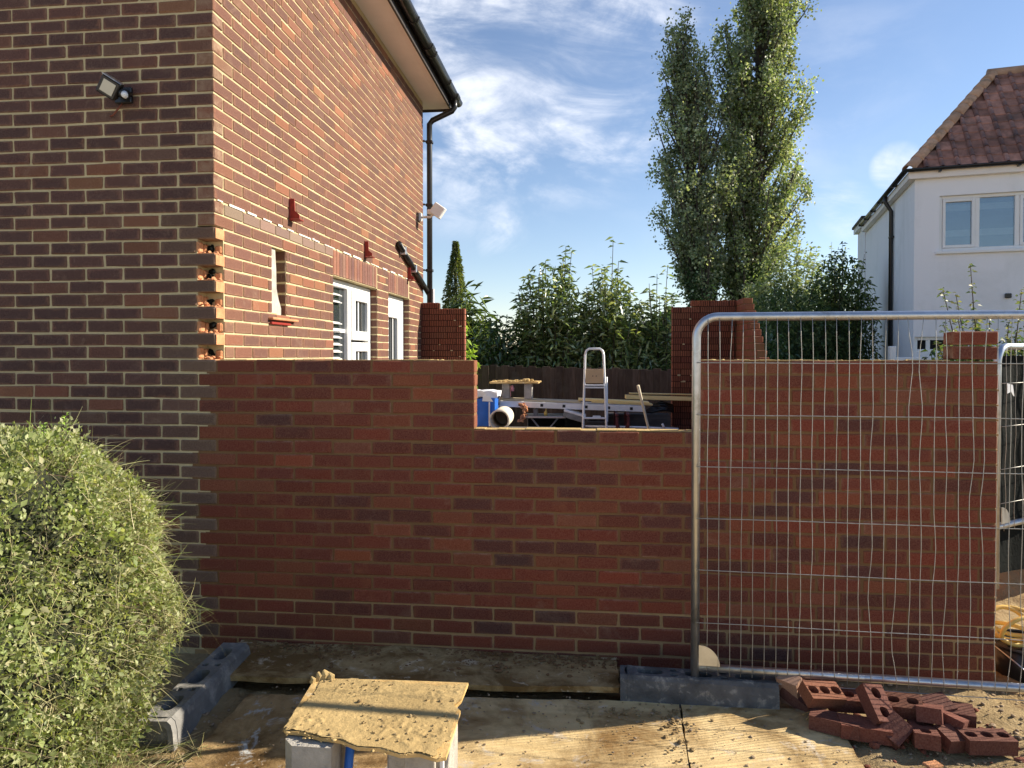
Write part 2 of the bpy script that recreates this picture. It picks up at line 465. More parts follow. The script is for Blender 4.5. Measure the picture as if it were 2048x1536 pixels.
def tube_geo(pts, r, n=10, caps=True, closed=False):
    pts = [Vector(p) for p in pts]; k = len(pts)
    rs = r if isinstance(r, (list, tuple)) else [r] * k
    v, f = [], []
    prev = None
    for i, p in enumerate(pts):
        if closed: t = pts[(i + 1) % k] - pts[i - 1]
        else: t = pts[min(i + 1, k - 1)] - pts[max(i - 1, 0)]
        t.normalize()
        if prev is None:
            u = t.cross(Vector((0, 0, 1)) if abs(t.z) < .9 else Vector((1, 0, 0))).normalized()
        else:
            u = (prev - t * prev.dot(t)).normalized()
        prev = u; w = t.cross(u)
        for j in range(n):
            a = 2 * math.pi * j / n
            v.append(p + (u * math.cos(a) + w * math.sin(a)) * rs[i])
    m = k if closed else k - 1
    for i in range(m):
        for j in range(n):
            a, b = i * n + j, i * n + (j + 1) % n
            c, d = ((i + 1) % k) * n + (j + 1) % n, ((i + 1) % k) * n + j
            f.append((a, b, c, d))
    if caps and not closed:
        f.append(tuple(range(n))[::-1]); f.append(tuple(range((k - 1) * n, k * n)))
    return v, f

def holed_plate(x0, x1, y0, y1, cells, z, depth, N=16, power=2.0):
    """a flat top with holes: cells = [(cx0,cx1,cy0,cy1, hole or None)], hole = (cx,cy,rx,ry); each hole has its own wall and bottom"""
    v, f = [], []
    for (a, b, c, d, h) in cells:
        if h is None:
            k = len(v); v += [(a,c,z),(b,c,z),(b,d,z),(a,d,z)]; f.append((k,k+1,k+2,k+3)); continue
        hx, hy, rx, ry = h
        k = len(v)
        angs = sorted(set([2*math.pi*i/N for i in range(N)] + [math.atan2(yy-hy, xx-hx) % (2*math.pi) for xx in (a,b) for yy in (c,d)]))
        n = len(angs)
        for t in angs:
            dx, dy = math.cos(t), math.sin(t)
            s = min(((b-hx)/dx if dx > 1e-9 else (a-hx)/dx if dx < -1e-9 else 1e9), ((d-hy)/dy if dy > 1e-9 else (c-hy)/dy if dy < -1e-9 else 1e9))
            v.append((hx+dx*s, hy+dy*s, z))
        for lev in (z, z - depth):
            for t in angs:
                cx, sx = math.cos(t), math.sin(t)
                q = 2.0 / power
                v.append((hx + rx*math.copysign(abs(cx)**q, cx), hy + ry*math.copysign(abs(sx)**q, sx), lev))
        for i in range(n):
            j = (i+1) % n
            f.append((k+i, k+j, k+n+j, k+n+i)); f.append((k+n+i, k+n+j, k+2*n+j, k+2*n+i))
        f.append(tuple(range(k+2*n, k+3*n)))
    return v, f

_t = (1 + 5 ** .5) / 2
_ICO_V = [Vector(p).normalized() for p in ((-1,_t,0),(1,_t,0),(-1,-_t,0),(1,-_t,0),(0,-1,_t),(0,1,_t),(0,-1,-_t),(0,1,-_t),(_t,0,-1),(_t,0,1),(-_t,0,-1),(-_t,0,1))]
_ICO_F = [(0,11,5),(0,5,1),(0,1,7),(0,7,10),(0,10,11),(1,5,9),(5,11,4),(11,10,2),(10,7,6),(7,1,8),(3,9,4),(3,4,2),(3,2,6),(3,6,8),(3,8,9),(4,9,5),(2,4,11),(6,2,10),(8,6,7),(9,8,1)]
def rock(m, p, r, flat=.7):
    q = Euler((rnd.uniform(0, 6), rnd.uniform(0, 6), rnd.uniform(0, 6))).to_matrix(); sx, sy = rnd.uniform(.7, 1.5), rnd.uniform(.7, 1.4)
    m.add([(p[0] + w.x * r * sx, p[1] + w.y * r * sy, p[2] + w.z * r * flat) for w in [(q @ v) * rnd.uniform(.72, 1.2) for v in _ICO_V]], _ICO_F, rnd.random() < .4)
def add_attrs(me, col=None, loc=None):
    if col is not None:
        a = me.attributes.new('col', 'FLOAT_COLOR', 'POINT')
        c = np.ones((len(me.vertices), 4), np.float32); c[:, :3] = np.asarray(col, np.float32)
        a.data.foreach_set('color', c.ravel())
    if loc is not None:
        a = me.attributes.new('loc', 'FLOAT_VECTOR', 'POINT')
        a.data.foreach_set('vector', np.ascontiguousarray(np.broadcast_to(np.asarray(loc, np.float32), (len(me.vertices), 3))).ravel())

def tri_mesh(name, V, F, col=None):
    """fast mesh from numpy; F is an (n,k) index array"""
    me = bpy.data.meshes.new(name)
    n, k = F.shape
    me.vertices.add(len(V)); me.vertices.foreach_set('co', np.ascontiguousarray(V, np.float32).ravel())
    me.loops.add(n * k); me.loops.foreach_set('vertex_index', np.ascontiguousarray(F, np.int32).ravel())
    me.polygons.add(n); me.polygons.foreach_set('loop_start', np.arange(0, n * k, k, dtype=np.int32))
    me.polygons.foreach_set('loop_total', np.full(n, k, np.int32))
    me.update(calc_edges=True)
    if col is not None: add_attrs(me, col)
    return me

def unit(a):
    return a / np.maximum(np.linalg.norm(a, axis=1, keepdims=True), 1e-9)
def leaves(name, P, D, N, L, W, C, fold=.25, droop=0.0):
    """one folded leaf (two or four triangles) at each point"""
    P = np.asarray(P, float); n = len(P)
    D = unit(np.asarray(D, float)); Sd = unit(np.cross(D, N)); Nn = np.cross(Sd, D)
    L = np.asarray(L).reshape(-1, 1) * np.ones((n, 1)); W = np.asarray(W).reshape(-1, 1) * np.ones((n, 1))
    tip = P + D * L; tip[:, 2] -= (droop * L)[:, 0]
    mid = P + D * L * .45; mid[:, 2] -= (droop * .2 * L)[:, 0]
    V = np.stack([P, mid + Sd * W / 2 + Nn * W * fold, tip, mid - Sd * W / 2 + Nn * W * fold], 1).reshape(-1, 3)
    k = np.arange(n)[:, None] * 4
    F = np.concatenate([k + np.array([[0, 1, 2]]), k + np.array([[0, 2, 3]])], 1).reshape(-1, 3)
    return tri_mesh(name, V, F, np.repeat(np.clip(C, 0, 1), 4, axis=0))

LEAF_GAIN = 2.7
def pick_cols(n, cols, w=None, jit=.18, g=rng):
    cols = np.array(cols) * LEAF_GAIN; i = g.choice(len(cols), n, p=w)
    return cols[i] * (1 + g.uniform(-jit, jit, (n, 1)))

# ------------------------------------------------------------------ parenting in world coordinates
ORIG = {}
_link0, _thing0 = link, thing
def link(name, me, mat, parent=None, loc=None, rot=None):
    o = _link0(name, me, mat, parent, None, rot)
    p = Vector(loc) if loc is not None else Vector((0, 0, 0))
    ORIG[o.name] = p.copy()
    o.location = p - ORIG[parent.name] if parent is not None else p
    return o
def thing(name, label, cat, loc=(0, 0, 0), rot=(0, 0, 0), group=None, local=False):
    """an Empty at the thing's base; its parts are given in world coordinates, or in its own ones (local)"""
    o = _thing0(name, label, cat, loc, rot, group)
    ORIG[o.name] = Vector((0, 0, 0)) if local else Vector(loc)
    return o

# ------------------------------------------------------------------ bricks
def brick_geo(l, h, d, e=.0055, jit=.0026, g=rnd):
    v, f = bevel_box((-l/2, 0, 0), (l/2, d, h), e)
    return [(x + g.uniform(-jit, jit), y + g.uniform(-jit, jit), z + g.uniform(-jit, jit)) for x, y, z in v], f
_protos = {}
def brick_proto(l, h, d, kind='plain'):
    key = (round(l, 3), round(h, 3), round(d, 3), kind, rnd.randrange(12) if kind == 'plain' else rnd.randrange(2))
    if key not in _protos:
        v, f = brick_geo(l, h, d) if kind == 'plain' else key_geo(l, h, d)
        me = bpy.data.meshes.new('brick'); me.from_pydata(v, [], f); me.update()
        a = np.array(v)
        add_attrs(me, np.ones((len(v), 3)), np.stack([a[:, 0] * 2 / l, a[:, 2] * 2 / h - 1, np.ones(len(v))], 1))
        _protos[key] = me
    return _protos[key]
def key_geo(l, h, d):
    """a brick whose face is keyed with vertical grooves"""
    n = max(2, int(l / .021)); w = l / n
    xs, ys = [-l/2], [.004]
    for i in range(n):
        x = -l/2 + i * w
        xs += [x + w * .10, x + w * .48, x + w * .60, x + w * .85]; ys += [0, 0, .012, .012]
    xs.append(l/2); ys.append(.004)
    k = len(xs); v = []
    for z in (0, h): v += [(x, y + rnd.uniform(0, .0015), z) for x, y in zip(xs, ys)]
    b = len(v); v += [(-l/2, d, 0), (l/2, d, 0), (l/2, d, h), (-l/2, d, h)]
    f = [(i, i+1, k+i+1, k+i) for i in range(k-1)]
    f += [tuple([*range(k, 2*k), b+2, b+3]), tuple([*range(k)][::-1] + [b, b+1]), (k-1, b+1, b+2, 2*k-1), (b, 0, k, b+3)]
    return v, f

CAMV = Vector((0, 0, EYE))
def in_view(p):
    v = Vector(p) - CAMV
    y = -v.x * math.sin(R(6.27)) + v.y * math.cos(R(6.27)); x = v.x * math.cos(R(6.27)) + v.y * math.sin(R(6.27))
    if y < .2: return False
    px, py = 1024 + 1420 * x / y, 708 - 1420 * v.z / y
    return -40 < px < 2090 and -30 < py < 1560
def score(b):
    p, rz, l, h = Vector(b['p']), b['r'], b['l'], b['h']
    if not in_view(p) or b.get('hide'): return 0
    n = Vector((math.sin(rz), -math.cos(rz), 0)); v = CAMV - p
    return l * h * max(0, n.dot(v.normalized())) / v.length_squared
def lay(groups, mat, n_obj, kind='plain'):
    """groups = [(parent, [brick specs])]; the n_obj bricks that show largest become objects under their wall, the rest one mesh per wall"""
    allb = [(score(b), i, j) for i, (_, bs) in enumerate(groups) for j, b in enumerate(bs)]
    allb.sort(reverse=True)
    chosen = {(i, j) for s, i, j in allb[:n_obj] if s > 0}
    for i, (par, bs) in enumerate(groups):
        mv, mf, mc, ml = [], [], [], []
        for j, b in enumerate(bs):
            kd = b.get('kind', kind)
            if (i, j) in chosen:
                o = link('brick', brick_proto(b['l'], b['h'], b['d'], kd), mat, par, b['p'], (0, b.get('roll', 0), b['r']))
                o.color = (*b['c'], b.get('s', 0))
            else:
                v, f = (bevel_box((-b['l']/2, 0, 0), (b['l']/2, b['d'], b['h']), .004) if kd == 'plain' else key_geo(b['l'], b['h'], b['d']))
                cs, sn = math.cos(b['r']), math.sin(b['r']); k = len(mv); p = b['p']
                for x, y, z in v:
                    mv.append((p[0] + x*cs - y*sn, p[1] + x*sn + y*cs, p[2] + z))
                    mc.append(b['c']); ml.append((x*2/b['l'], z*2/b['h']-1, b.get('s', 0)))
                mf += [tuple(q + k for q in t) for t in f]
        if mv:
            me = bpy.data.meshes.new('bricks'); me.from_pydata(mv, [], mf); me.update()
            add_attrs(me, mc, ml)
            stuff(link('far_bricks', me, mat, par))

def jitc(c, j=.16, g=rnd):
    k = 1 + g.uniform(-j, j); return tuple(max(.004, x * k * (1 + g.uniform(-.06, .06))) for x in c)
OLD = [((.135, .056, .045), .8), ((.155, .062, .046), .7), ((.180, .068, .044), .5), ((.225, .080, .044), .25), ((.165, .086, .058), .35), ((.112, .050, .044), .95), ((.25, .100, .052), .15), ((.145, .058, .045), .75)]
OLDW = [5, 5, 3.5, 1.2, 1.0, 2.5, .6, 5]
def old_col():
    c, s = rnd.choices(OLD, OLDW)[0]; return jitc(c), max(0, min(1, s + rnd.uniform(-.2, .2)))
NEW = [((.225, .035, .014), .1), ((.190, .029, .013), .15), ((.140, .021, .013), .4), ((.250, .054, .020), .05), ((.245, .066, .030), .1), ((.110, .019, .015), .5)]
NEWW = [6, 7, 3.0, 2.2, 1.4, .8]
def new_col():
    c, s = rnd.choices(NEW, NEWW)[0]; return jitc(c, .14), max(0, min(1, s + rnd.uniform(-.1, .2)))

CH, BH, BD, Z0 = .075, .065, .1025, -.005
def cz(k): return Z0 + CH * k

# ------------------------------------------------------------------ ground
def ground_grid(name, x0, x1, y0, y1, nx, ny, fn, mat, smooth=True):
    xs = np.linspace(x0, x1, nx); ys = np.linspace(y0, y1, ny)
    V = np.array([(x, y, fn(x, y)) for y in ys for x in xs])
    i = np.arange(nx - 1)[None, :] + np.arange(ny - 1)[:, None] * nx
    F = np.stack([i, i + 1, i + nx + 1, i + nx], -1).reshape(-1, 4)
    me = tri_mesh(name, V, F)
    me.polygons.foreach_set('use_smooth', [smooth] * len(F))
    return me
def nz(x, y, s, seed=0.0, o=4):
    return mnoise.fractal(Vector((x * s + seed, y * s - seed, seed)), 1.0, 2.1, o)
def soil_h(x, y):
    h = -.045 + .012 * nz(x, y, 2.2, 3) + .010 * nz(x, y, 11, 9)
    if x > .95: h += (.030 + .02 * nz(x, y, 7, 1)) * min(1, (x - .95) / .25)
    if x > 1.7 and y > 4.2: h += .45 * min(1, max(0, (y - 4.3) / 2.2)) * min(1, (x - 1.7) / .4) + .06 * nz(x, y, 3, 5)
    if x < -1.6 and y < 3.4: h += .03 + .03 * nz(x, y, 8, 2)
    if -2.1 < x < 1.95 and y > 3.83: h = min(h, -.09)
    if y > 9.2: h -= .02
    return h
struct(link('ground', ground_grid('ground', -7, 9, .2, 11.6, 300, 220, soil_h, 'soil'), 'soil'))
def far_h(x, y):
    return -.06 if y > 11 or abs(x) > 8 or y < .6 else -.3
struct(link('far_ground', ground_grid('far_ground', -900, 900, -800, 1000, 60, 60, lambda x, y: -.32 , 'far_ground'), 'far_ground'))
g2 = struct(link('garden_ground', ground_grid('garden_ground', -40, 60, 11.5, 70, 60, 40, lambda x, y: -.06 + .05 * nz(x, y, .4, 1), 'far_ground'), 'far_ground'))
mat_plain('bounce_paving', (.64, .56, .46), .9, var=.12, scale=3, bmp=.3)
struct(link('bounce_ground', ground_grid('bounce_ground', -16, 18, -24, .45, 20, 20, lambda x, y: -.05, 'bounce_paving'), 'bounce_paving'))  # unseen pale ground behind the camera, added to bounce sunlight onto shaded walls
fl = MB().box((-2.05, 3.95, -.16), (1.68, 8.75, -.02)); struct(fl.build('floor_slab', 'floor_concrete'))

# ------------------------------------------------------------------ old house
HX0, HX, HY, HY1, HZ = -7.2, -2.1, 3.8, 8.83, 4.845
house = thing('brick_house', 'old dark red brick house with pale mortar and toothed open corner at left', 'house', (-3.4, 6, 0))
OPEN = [(4.525, 4.755, cz(26) - .03, cz(32) - .01), (5.66, 6.89, .95, cz(31)), (7.27, 8.145, 0, cz(31))]
SOLD = [(5.66, 6.89, cz(31) + .005), (7.27, 8.145, cz(31) + .005)]

def cells(u0, u1, v0, v1, holes):
    us = sorted({u0, u1, *[h[0] for h in holes], *[h[1] for h in holes]}); vs = sorted({v0, v1, *[h[2] for h in holes], *[h[3] for h in holes]})
    us = [u for u in us if u0 <= u <= u1]; vs = [v for v in vs if v0 <= v <= v1]
    for a, b in zip(us, us[1:]):
        run = None
        for c, d in zip(vs, vs[1:]):
            inside = any(h[0] <= (a+b)/2 <= h[1] and h[2] <= (c+d)/2 <= h[3] for h in holes)
            if inside:
                if run: yield (a, b, *run)
                run = None
            else: run = (run[0], d) if run else (c, d)
        if run: yield (a, b, *run)
T0, T1 = cz(22), cz(32)           # the toothed stretch of the corner
REC = .0065
mb = MB()
SEAM = {k: HX - rnd.uniform(.035, .15) for k in range(-3, 22)}
for a, b, c, d in cells(HX0, HX - REC, T0 - .01, HZ, [(HX - .108, HX, T0 - .01, T1)]):
    mb.box((a, HY + REC, c), (b, HY + .105, d))
for k, xe in SEAM.items(): mb.box((HX0, HY + REC, cz(k) - .01), (xe, HY + .105, cz(k + 1) - .01))
front_wall = mb.build('front_wall', 'mortar_old', house)
mb = MB()
for a, b, c, d in cells(HY + .1051, HY1, -.2, HZ, OPEN):
    mb.box((HX - .15, a, c), (HX - REC, b, d))
mb.box((HX0, HY1 - .1, -.2), (HX - .16, HY1, HZ))
mb.box((HX0, HY + .106, -.2), (HX0 + .1, HY1 - .11, HZ))
side_wall = mb.build('side_wall', 'mortar_old', house)

fb, sb = [], []
nc = int((HZ - Z0) / CH)
for k in range(nc):
    z = cz(k); even = k % 2 == 1; tooth = T0 - .01 < z < T1 - .02
    # front face, from the corner to the left
    x = HX if even else HX - BD - .01
    first = True
    while x > HX0:
        l = min(.215, x - HX0)
        if l < .05: break
        c, s = old_col()
        d = BD
        if first and (tooth or z < T0): c, s = jitc((.165, .095, .065)), .45
        if z < T0 and first and even and z > .3: c, s = jitc((.19, .115, .080)), .35
        if z < T0 and first and not even: c, s = jitc((.17, .095, .066), .2), .4
        if not (z < T0 and even and first and False):
            fb.append(dict(p=(x - l/2, HY, z + rnd.uniform(-.002, .002)), r=0, l=l + rnd.uniform(-.004, .002), h=BH + rnd.uniform(-.002, .002), d=d, c=c, s=s))
        x -= l + .01; first = False
    # side face, from the corner back
    y = HY + (BD + .01 if even else 0)
    first = True
    while y < HY1 - .03:
        l = min(.215, HY1 - y)
        segs = [(y, y + l)]
        if first and not even:
            if tooth: segs = [(y + .105 + rnd.uniform(0, .012), y + l)]
            elif z < T0: segs = [(y + .11, y + l)]
        for o0, o1, v0, v1 in OPEN + [(s0, s1, sz, sz + .215) for s0, s1, sz in SOLD]:
            if v0 - .03 < z < v1 - .03:
                nxt = []
                for a, b in segs:
                    if b <= o0 or a >= o1: nxt.append((a, b)); continue
                    if a < o0 - .03: nxt.append((a, o0 - .002))
                    if b > o1 + .03: nxt.append((o1 + .002, b))
                segs = nxt
        for a, b in segs:
            if b - a < .025: continue
            c, s = old_col()
            c = (c[0] * .9 + .075, c[1] * .9 + .026, c[2] * .85 + .012)  # side bricks lightened and warmed: their sunlit look is put into the colour
            if abs(z - cz(33)) < .01 and a < 6.3: c, s = jitc((.25, .165, .130), .2), .1
            if first and not even and tooth: c = jitc((.30, .15, .085))
            sb.append(dict(p=(HX, (a + b)/2, z + rnd.uniform(-.002, .002)), r=math.pi/2, l=b - a - .001, h=BH + rnd.uniform(-.002, .002), d=BD, c=c, s=s * .6, hide=z < T0 - .05))
        y += l + .01; first = False
# soldier courses over the window and the door
for s0, s1, sz in SOLD:
    n = int((s1 - s0 + .16) / .075)
    for i in range(n):
        y = s0 + .034 + i * .075
        if y > s1 - .02: break
        c, s = old_col()
        sb.append(dict(p=(HX + .001, y, sz), r=math.pi/2, l=.065, h=.205, d=BD, c=tuple(q * 1.5 for q in c), s=s * .3))
lay([(front_wall, fb), (side_wall, sb)], 'brick_old', 300)
# jambs: the bricks that turn into the far side of each opening
for y1, z0, z1, dep in ((4.755, OPEN[0][2], OPEN[0][3], .10), (6.89, 1.3, cz(31), .09), (8.145, 1.3, cz(31), .09)):
    k = int((z0 - Z0) / CH)
    while cz(k) < z1 - .05:
        if cz(k) > z0 - .03:
            c, s = old_col()
            o = link('brick', brick_proto(dep, BH, .02), 'brick_old', side_wall, (HX - dep/2 - .006, y1 - .0035, cz(k)), (0, 0, 0)); o.color = (*c, s * .4)
        k += 1
# broken brick inside the toothing
for k in range(22, 32):
    if k % 2 == 0:
        z = cz(k)
        mb = MB(); e = rnd.uniform(0, .02)
        for lo, hi, ev in (((HX - .15, HY + .006, z + .0), (HX - .100 + e * .6, HY + .050 + e, z + .064), .007), ((HX - .15, HY + .06 + e, z + .012), (HX - .098 + e, HY + .112, z + .058), .008), ((HX - .06 + e, HY + .096 - e * .6, z + .001), (HX - .012, HY + .118, z + .045 + e), .009)):
            mb = MB(); mb.bbox(lo, hi, ev); mb.build('broken_brick', 'brick_inside', side_wall)
        mb = MB()
        for _ in range(9): rock(mb, (HX - rnd.uniform(.01, .105), HY + rnd.uniform(.02, .1), z - .004 + abs(rnd.gauss(0, .006))), rnd.uniform(.006, .016), .8)
        stuff(mb.build('brick_rubble', 'brick_inside', side_wall))
        mb = MB(); rock(mb, (HX - .088 + e * 1.4, HY + .098, z + rnd.uniform(.022, .044)), rnd.uniform(.014, .032), rnd.uniform(.6, 1.3)); rock(mb, (HX - .075 + e, HY + .102, z + rnd.uniform(.01, .055)), rnd.uniform(.008, .022), 1.0); stuff(mb.build('hole_shade_lump', 'dark_sheet', side_wall))  # solid dark lumps painted as the shade of holes in the broken brick
        mb = MB(); mb.bbox((HX - .112, HY + .004, z - .0095), (HX - .004, HY + .1, z - .004), .002)
        mb.build('mortar_bed', 'brick_inside', front_wall)

for k in range(22, 32):
    if k % 2 == 1:
        mb = MB(); mb.bbox((HX + .0015, HY + .004, cz(k) + .003), (HX + .004, HY + BD - .003, cz(k) + .062), .001); mb.build('cut_face', 'brick_inside', front_wall)
# slit window: broken mortar fill, sill tiles
sw = MB()
y0, y1, z0, z1 = OPEN[0]
sw.box((HX - .16, y0, z0), (HX - .115, y1, z1))
sp = sw.build('slit_window', 'mortar_old', house)
v = [(y0, z0), (y0 + .185, z0), (y0 + .19, z0 + .07), (y0 + .15, z0 + .13), (y0 + .12, z0 + .2), (y0 + .115, z0 + .33), (y0 + .10, z1), (y0, z1)]
mb = MB(); mb.prism(v, .03, Matrix(((0, 0, 1, HX - .055), (1, 0, 0, 0), (0, 1, 0, 0), (0, 0, 0, 1))))
mb.build('plaster_patch', 'concrete', sp)
mb = MB(); mb.bbox((HX - .11, y0 + .004, z0 + .0005), (HX - .02, y0 + .12, z0 + .035), .008); mb.build('mortar_lump', 'mortar_wet', sp)
for dx, a, b, dz in ((.035, y0 - .06, y1 + .12, .0), (.018, y0 - .04, y1 + .03, -.03)):
    mb = MB(); mb.bbox((HX - .1, a, z0 - .018 + dz), (HX + dx, b, z0 - .001 + dz), .004); mb.build('sill_tile', 'red_steel' if dx < .02 else 'brick_inside', sp)
# white streak where a flashing was cut out, soot-grey course under it
mb = MB(); yy = 3.83
while yy < 8.3:
    l = rnd.uniform(.03, .22); mb.box((HX + .001, yy, cz(34) - .010 + rnd.uniform(0, .006)), (HX + .003, yy + l, cz(34) + rnd.uniform(-.002, .008))); yy += l + rnd.uniform(0, .14)
stuff(mb.build('paint_line', 'paint_white', side_wall))

# window in the side wall (white frame, opening light on the right, blinds behind)
def frame_bar(parent, name, x0, x1, a, b, c, d, mat='upvc', e=.006):
    m = MB(); m.bbox((x0, a, c), (x1, b, d), e); return m.build(name, mat, parent)
win = MB(); X0, X1 = HX - .14, HX - .075
a, b, zt, zb = 5.665, 6.885, cz(31) - .005, .955
for q in (((X0, a, zb), (X1, a + .06, zt)), ((X0, b - .06, zb), (X1, b, zt)), ((X0, a + .06, zt - .06), (X1, b - .06, zt)), ((X0, a + .06, zb), (X1, b - .06, zb + .06)), ((X0, a + .56, zb + .06), (X1, a + .64, zt - .06))):
    win.bbox(*q, .006)
window = win.build('window', 'upvc', house)
def pane(parent, ya, yb, za, zb, mat='glass_dark', x=None):
    m = MB(); x = HX - .115 if x is None else x
    m.box((x - .006, ya, za), (x, yb, zb)); return m.build('pane', mat, parent)
pane(window, a + .06, a + .56, zb + .06, zt - .06)
frame_bar(window, 'glazing_bar', HX - .113, HX - .10, a + .07, a + .555, 1.86, 1.895, e=.003)
frame_bar(window, 'glazing_bar', HX - .113, HX - .10, a + .11, a + .135, zb + .06, zt - .06, e=.003)
for z_a, z_b in ((zb + .07, 1.78), (1.80, zt - .065)):
    for q in (((a + .645), (a + .72)), ((b - .135), (b - .065))):
        frame_bar(window, 'casement_frame', X0 + .02, X1 + .018, q[0], q[1], z_a, z_b)
    frame_bar(window, 'casement_frame', X0 + .02, X1 + .018, a + .72, b - .135, z_b - .085, z_b); frame_bar(window, 'casement_frame', X0 + .02, X1 + .018, a + .72, b - .135, z_a, z_a + .085)
    pane(window, a + .72, b - .135, z_a + .085, z_b - .085, x=HX - .09)
    frame_bar(window, 'glazing_bar', HX - .088, HX - .078, a + .85, a + .875, z_a + .085, z_b - .085, e=.003)
zz = zb + .12
while zz < zt - .12:
    if not 1.95 < zz < 2.12:
        m = MB(); m.box((-.02, a + .15, -.0035), (.02, a + .42, .0035), Matrix.Translation((HX - .098, 0, zz)) @ Matrix.Rotation(R(25), 4, 'Y')); m.build('blind_slat', 'upvc', window)
    zz += .062
zz = zb + .12
while zz < 1.62:
    m = MB(); m.box((-.014, a + .73, -.0035), (.014, a + .845, .0035), Matrix.Translation((HX - .078, 0, zz)) @ Matrix.Rotation(R(25), 4, 'Y')); m.build('blind_slat', 'upvc', window); zz += .062
# door
dr = MB(); a, b = 7.275, 8.14; zt = cz(31) - .005
for q in (((X0, a, 0), (X1, a + .09, zt)), ((X0, b - .09, 0), (X1, b, zt)), ((X0, a + .09, zt - .08), (X1, b - .09, zt)), ((X0 + .01, a + .09, zt - .24), (X1 - .005, b - .09, zt - .08)), ((X0 + .01, a + .09, 0), (X1 - .005, b - .09, .25)), ((X0 + .01, b - .22, .25), (X1 - .005, b - .09, zt - .24))):
    dr.bbox(*q, .006)
door = dr.build('door', 'upvc', house)
pane(door, a + .09, b - .22, .25, zt - .24)
for q in (.32, .5): frame_bar(door, 'glazing_bar', HX - .112, HX - .10, a + q, a + q + .02, .25, zt - .24, e=.003)
frame_bar(door, 'door_handle', HX - .078, HX - .04, b - .17, b - .14, .98, 1.12, 'steel')

# eaves: soffit, fascia, roof, gutter, downpipe
EX = -1.80
m = MB(); m.box((HX - .05, HY - .3, HZ + .002), (EX, HY1 + .28, HZ + .02)); m.box((HX0 - .3, HY - .3, HZ + .002), (HX - .05, HY - .0, HZ + .02)); m.box((HX0 - .3, HY1, HZ + .002), (HX - .05, HY1 + .28, HZ + .02))
m.build('soffit', 'soffit', house)
m = MB(); m.bbox((EX + .001, HY - .32, HZ - .03), (EX + .022, HY1 + .30, HZ + .16), .003); m.bbox((HX0 - .3, HY1 + .281, HZ - .03), (EX, HY1 + .30, HZ + .16), .003); m.bbox((HX0 - .3, HY - .32, HZ - .03), (EX, HY - .301, HZ + .16), .003)
m.build('fascia', 'dark_trim', house)
ex, ey0, ey1 = EX + .08, HY - .38, HY1 + .36; rx = (HX0 + ex) / 2; zr = HZ + .13 + (ex - rx) * .85
m = MB(); m.add([(HX0 - .4, ey0, HZ + .13), (ex, ey0, HZ + .13), (ex, ey1, HZ + .13), (HX0 - .4, ey1, HZ + .13), (rx, ey0 + 2.3, HZ + 2.4), (rx, ey1 - 2.3, HZ + 2.4)], [(0, 1, 4), (1, 2, 5, 4), (2, 3, 5), (3, 0, 4, 5), (3, 2, 1, 0)])
m.build('roof', 'tile_clay', house)
def half_pipe(p0, p1, r, n=8, t=.004):
    p0, p1 = Vector(p0), Vector(p1); ax = (p1 - p0).normalized(); sd = ax.cross(Vector((0, 0, 1)))
    v = []
    for rr in (r, r - t):
        for i in range(n + 1):
            a_ = math.pi * i / n; o_ = sd * math.cos(a_) * rr - Vector((0, 0, 1)) * math.sin(a_) * rr
            v += [p0 + o_, p1 + o_]
    k = 2 * (n + 1); f = []
    for i in range(n):
        f += [(2*i, 2*i+1, 2*i+3, 2*i+2), (k+2*i, k+2*i+2, k+2*i+3, k+2*i+1)]
        f += [(2*i, 2*i+2, k+2*i+2, k+2*i), (2*i+1, k+2*i+1, k+2*i+3, 2*i+3)]
    f += [(0, k, k+1, 1), (2*n, 2*n+1, k+2*n+1, k+2*n)]
    return v, f
GX = EX + .022 + .062
m = MB(); m.add(*half_pipe((GX, HY - .4, HZ + .10), (GX, HY1 + .36, HZ + .10), .060), True)
m.add(*half_pipe((GX, HY1 + .33, HZ + .10), (HX0, HY1 + .33, HZ + .10), .058), True)
gut = m.build('gutter', 'black_plastic', house)
yy = HY - .2
while yy < HY1 + .3:
    m = MB(); m.add(*half_pipe((GX, yy, HZ + .10), (GX, yy + .03, HZ + .10), .066, t=.006)); m.box((EX + .02, yy, HZ + .06), (EX + .05, yy + .03, HZ + .105)); m.build('gutter_bracket', 'black_plastic', gut); yy += .8
for yj in (5.6, 7.4, HY1 + .02):
    m = MB(); m.add(*half_pipe((GX, yj, HZ + .10), (GX, yj + .14, HZ + .10), .068, t=.008)); m.build('gutter_union', 'black_plastic', gut)
PY = HY1 + .10
m = MB(); m.tube([(GX, PY, HZ + .05), (GX, PY, HZ - .05), (GX - .03, PY, HZ - .09), (HX + .10, PY + .0, HZ - .20), (HX + .06, PY, HZ - .25), (HX + .06, PY, HZ - .45), (HX + .06, PY, -.1)], .036, 12)
dp = m.build('downpipe', 'black_plastic', house)
for z in (4.35, 3.55, 2.72, 1.95):
    m = MB(); m.bbox((HX + .018, PY - .045, z), (HX + .105, PY + .03, z + .035), .004); m.bbox((HX - .03, PY - .09, z + .008), (HX + .02, PY - .046, z + .026), .003); m.build('pipe_clip', 'black_plastic', dp)
m = MB(); m.tube([(HX + .115, PY - .03, 2.5), (HX + .115, PY - .03, -.1)], .013, 8); cd = m.build('conduit', 'white_plastic', house)
for z in (1.98, 2.2):
    m = MB(); m.bbox((HX + .095, PY - .055, z), (HX + .17, PY - .01, z + .018), .003); m.build('conduit_clip', 'white_plastic', cd)

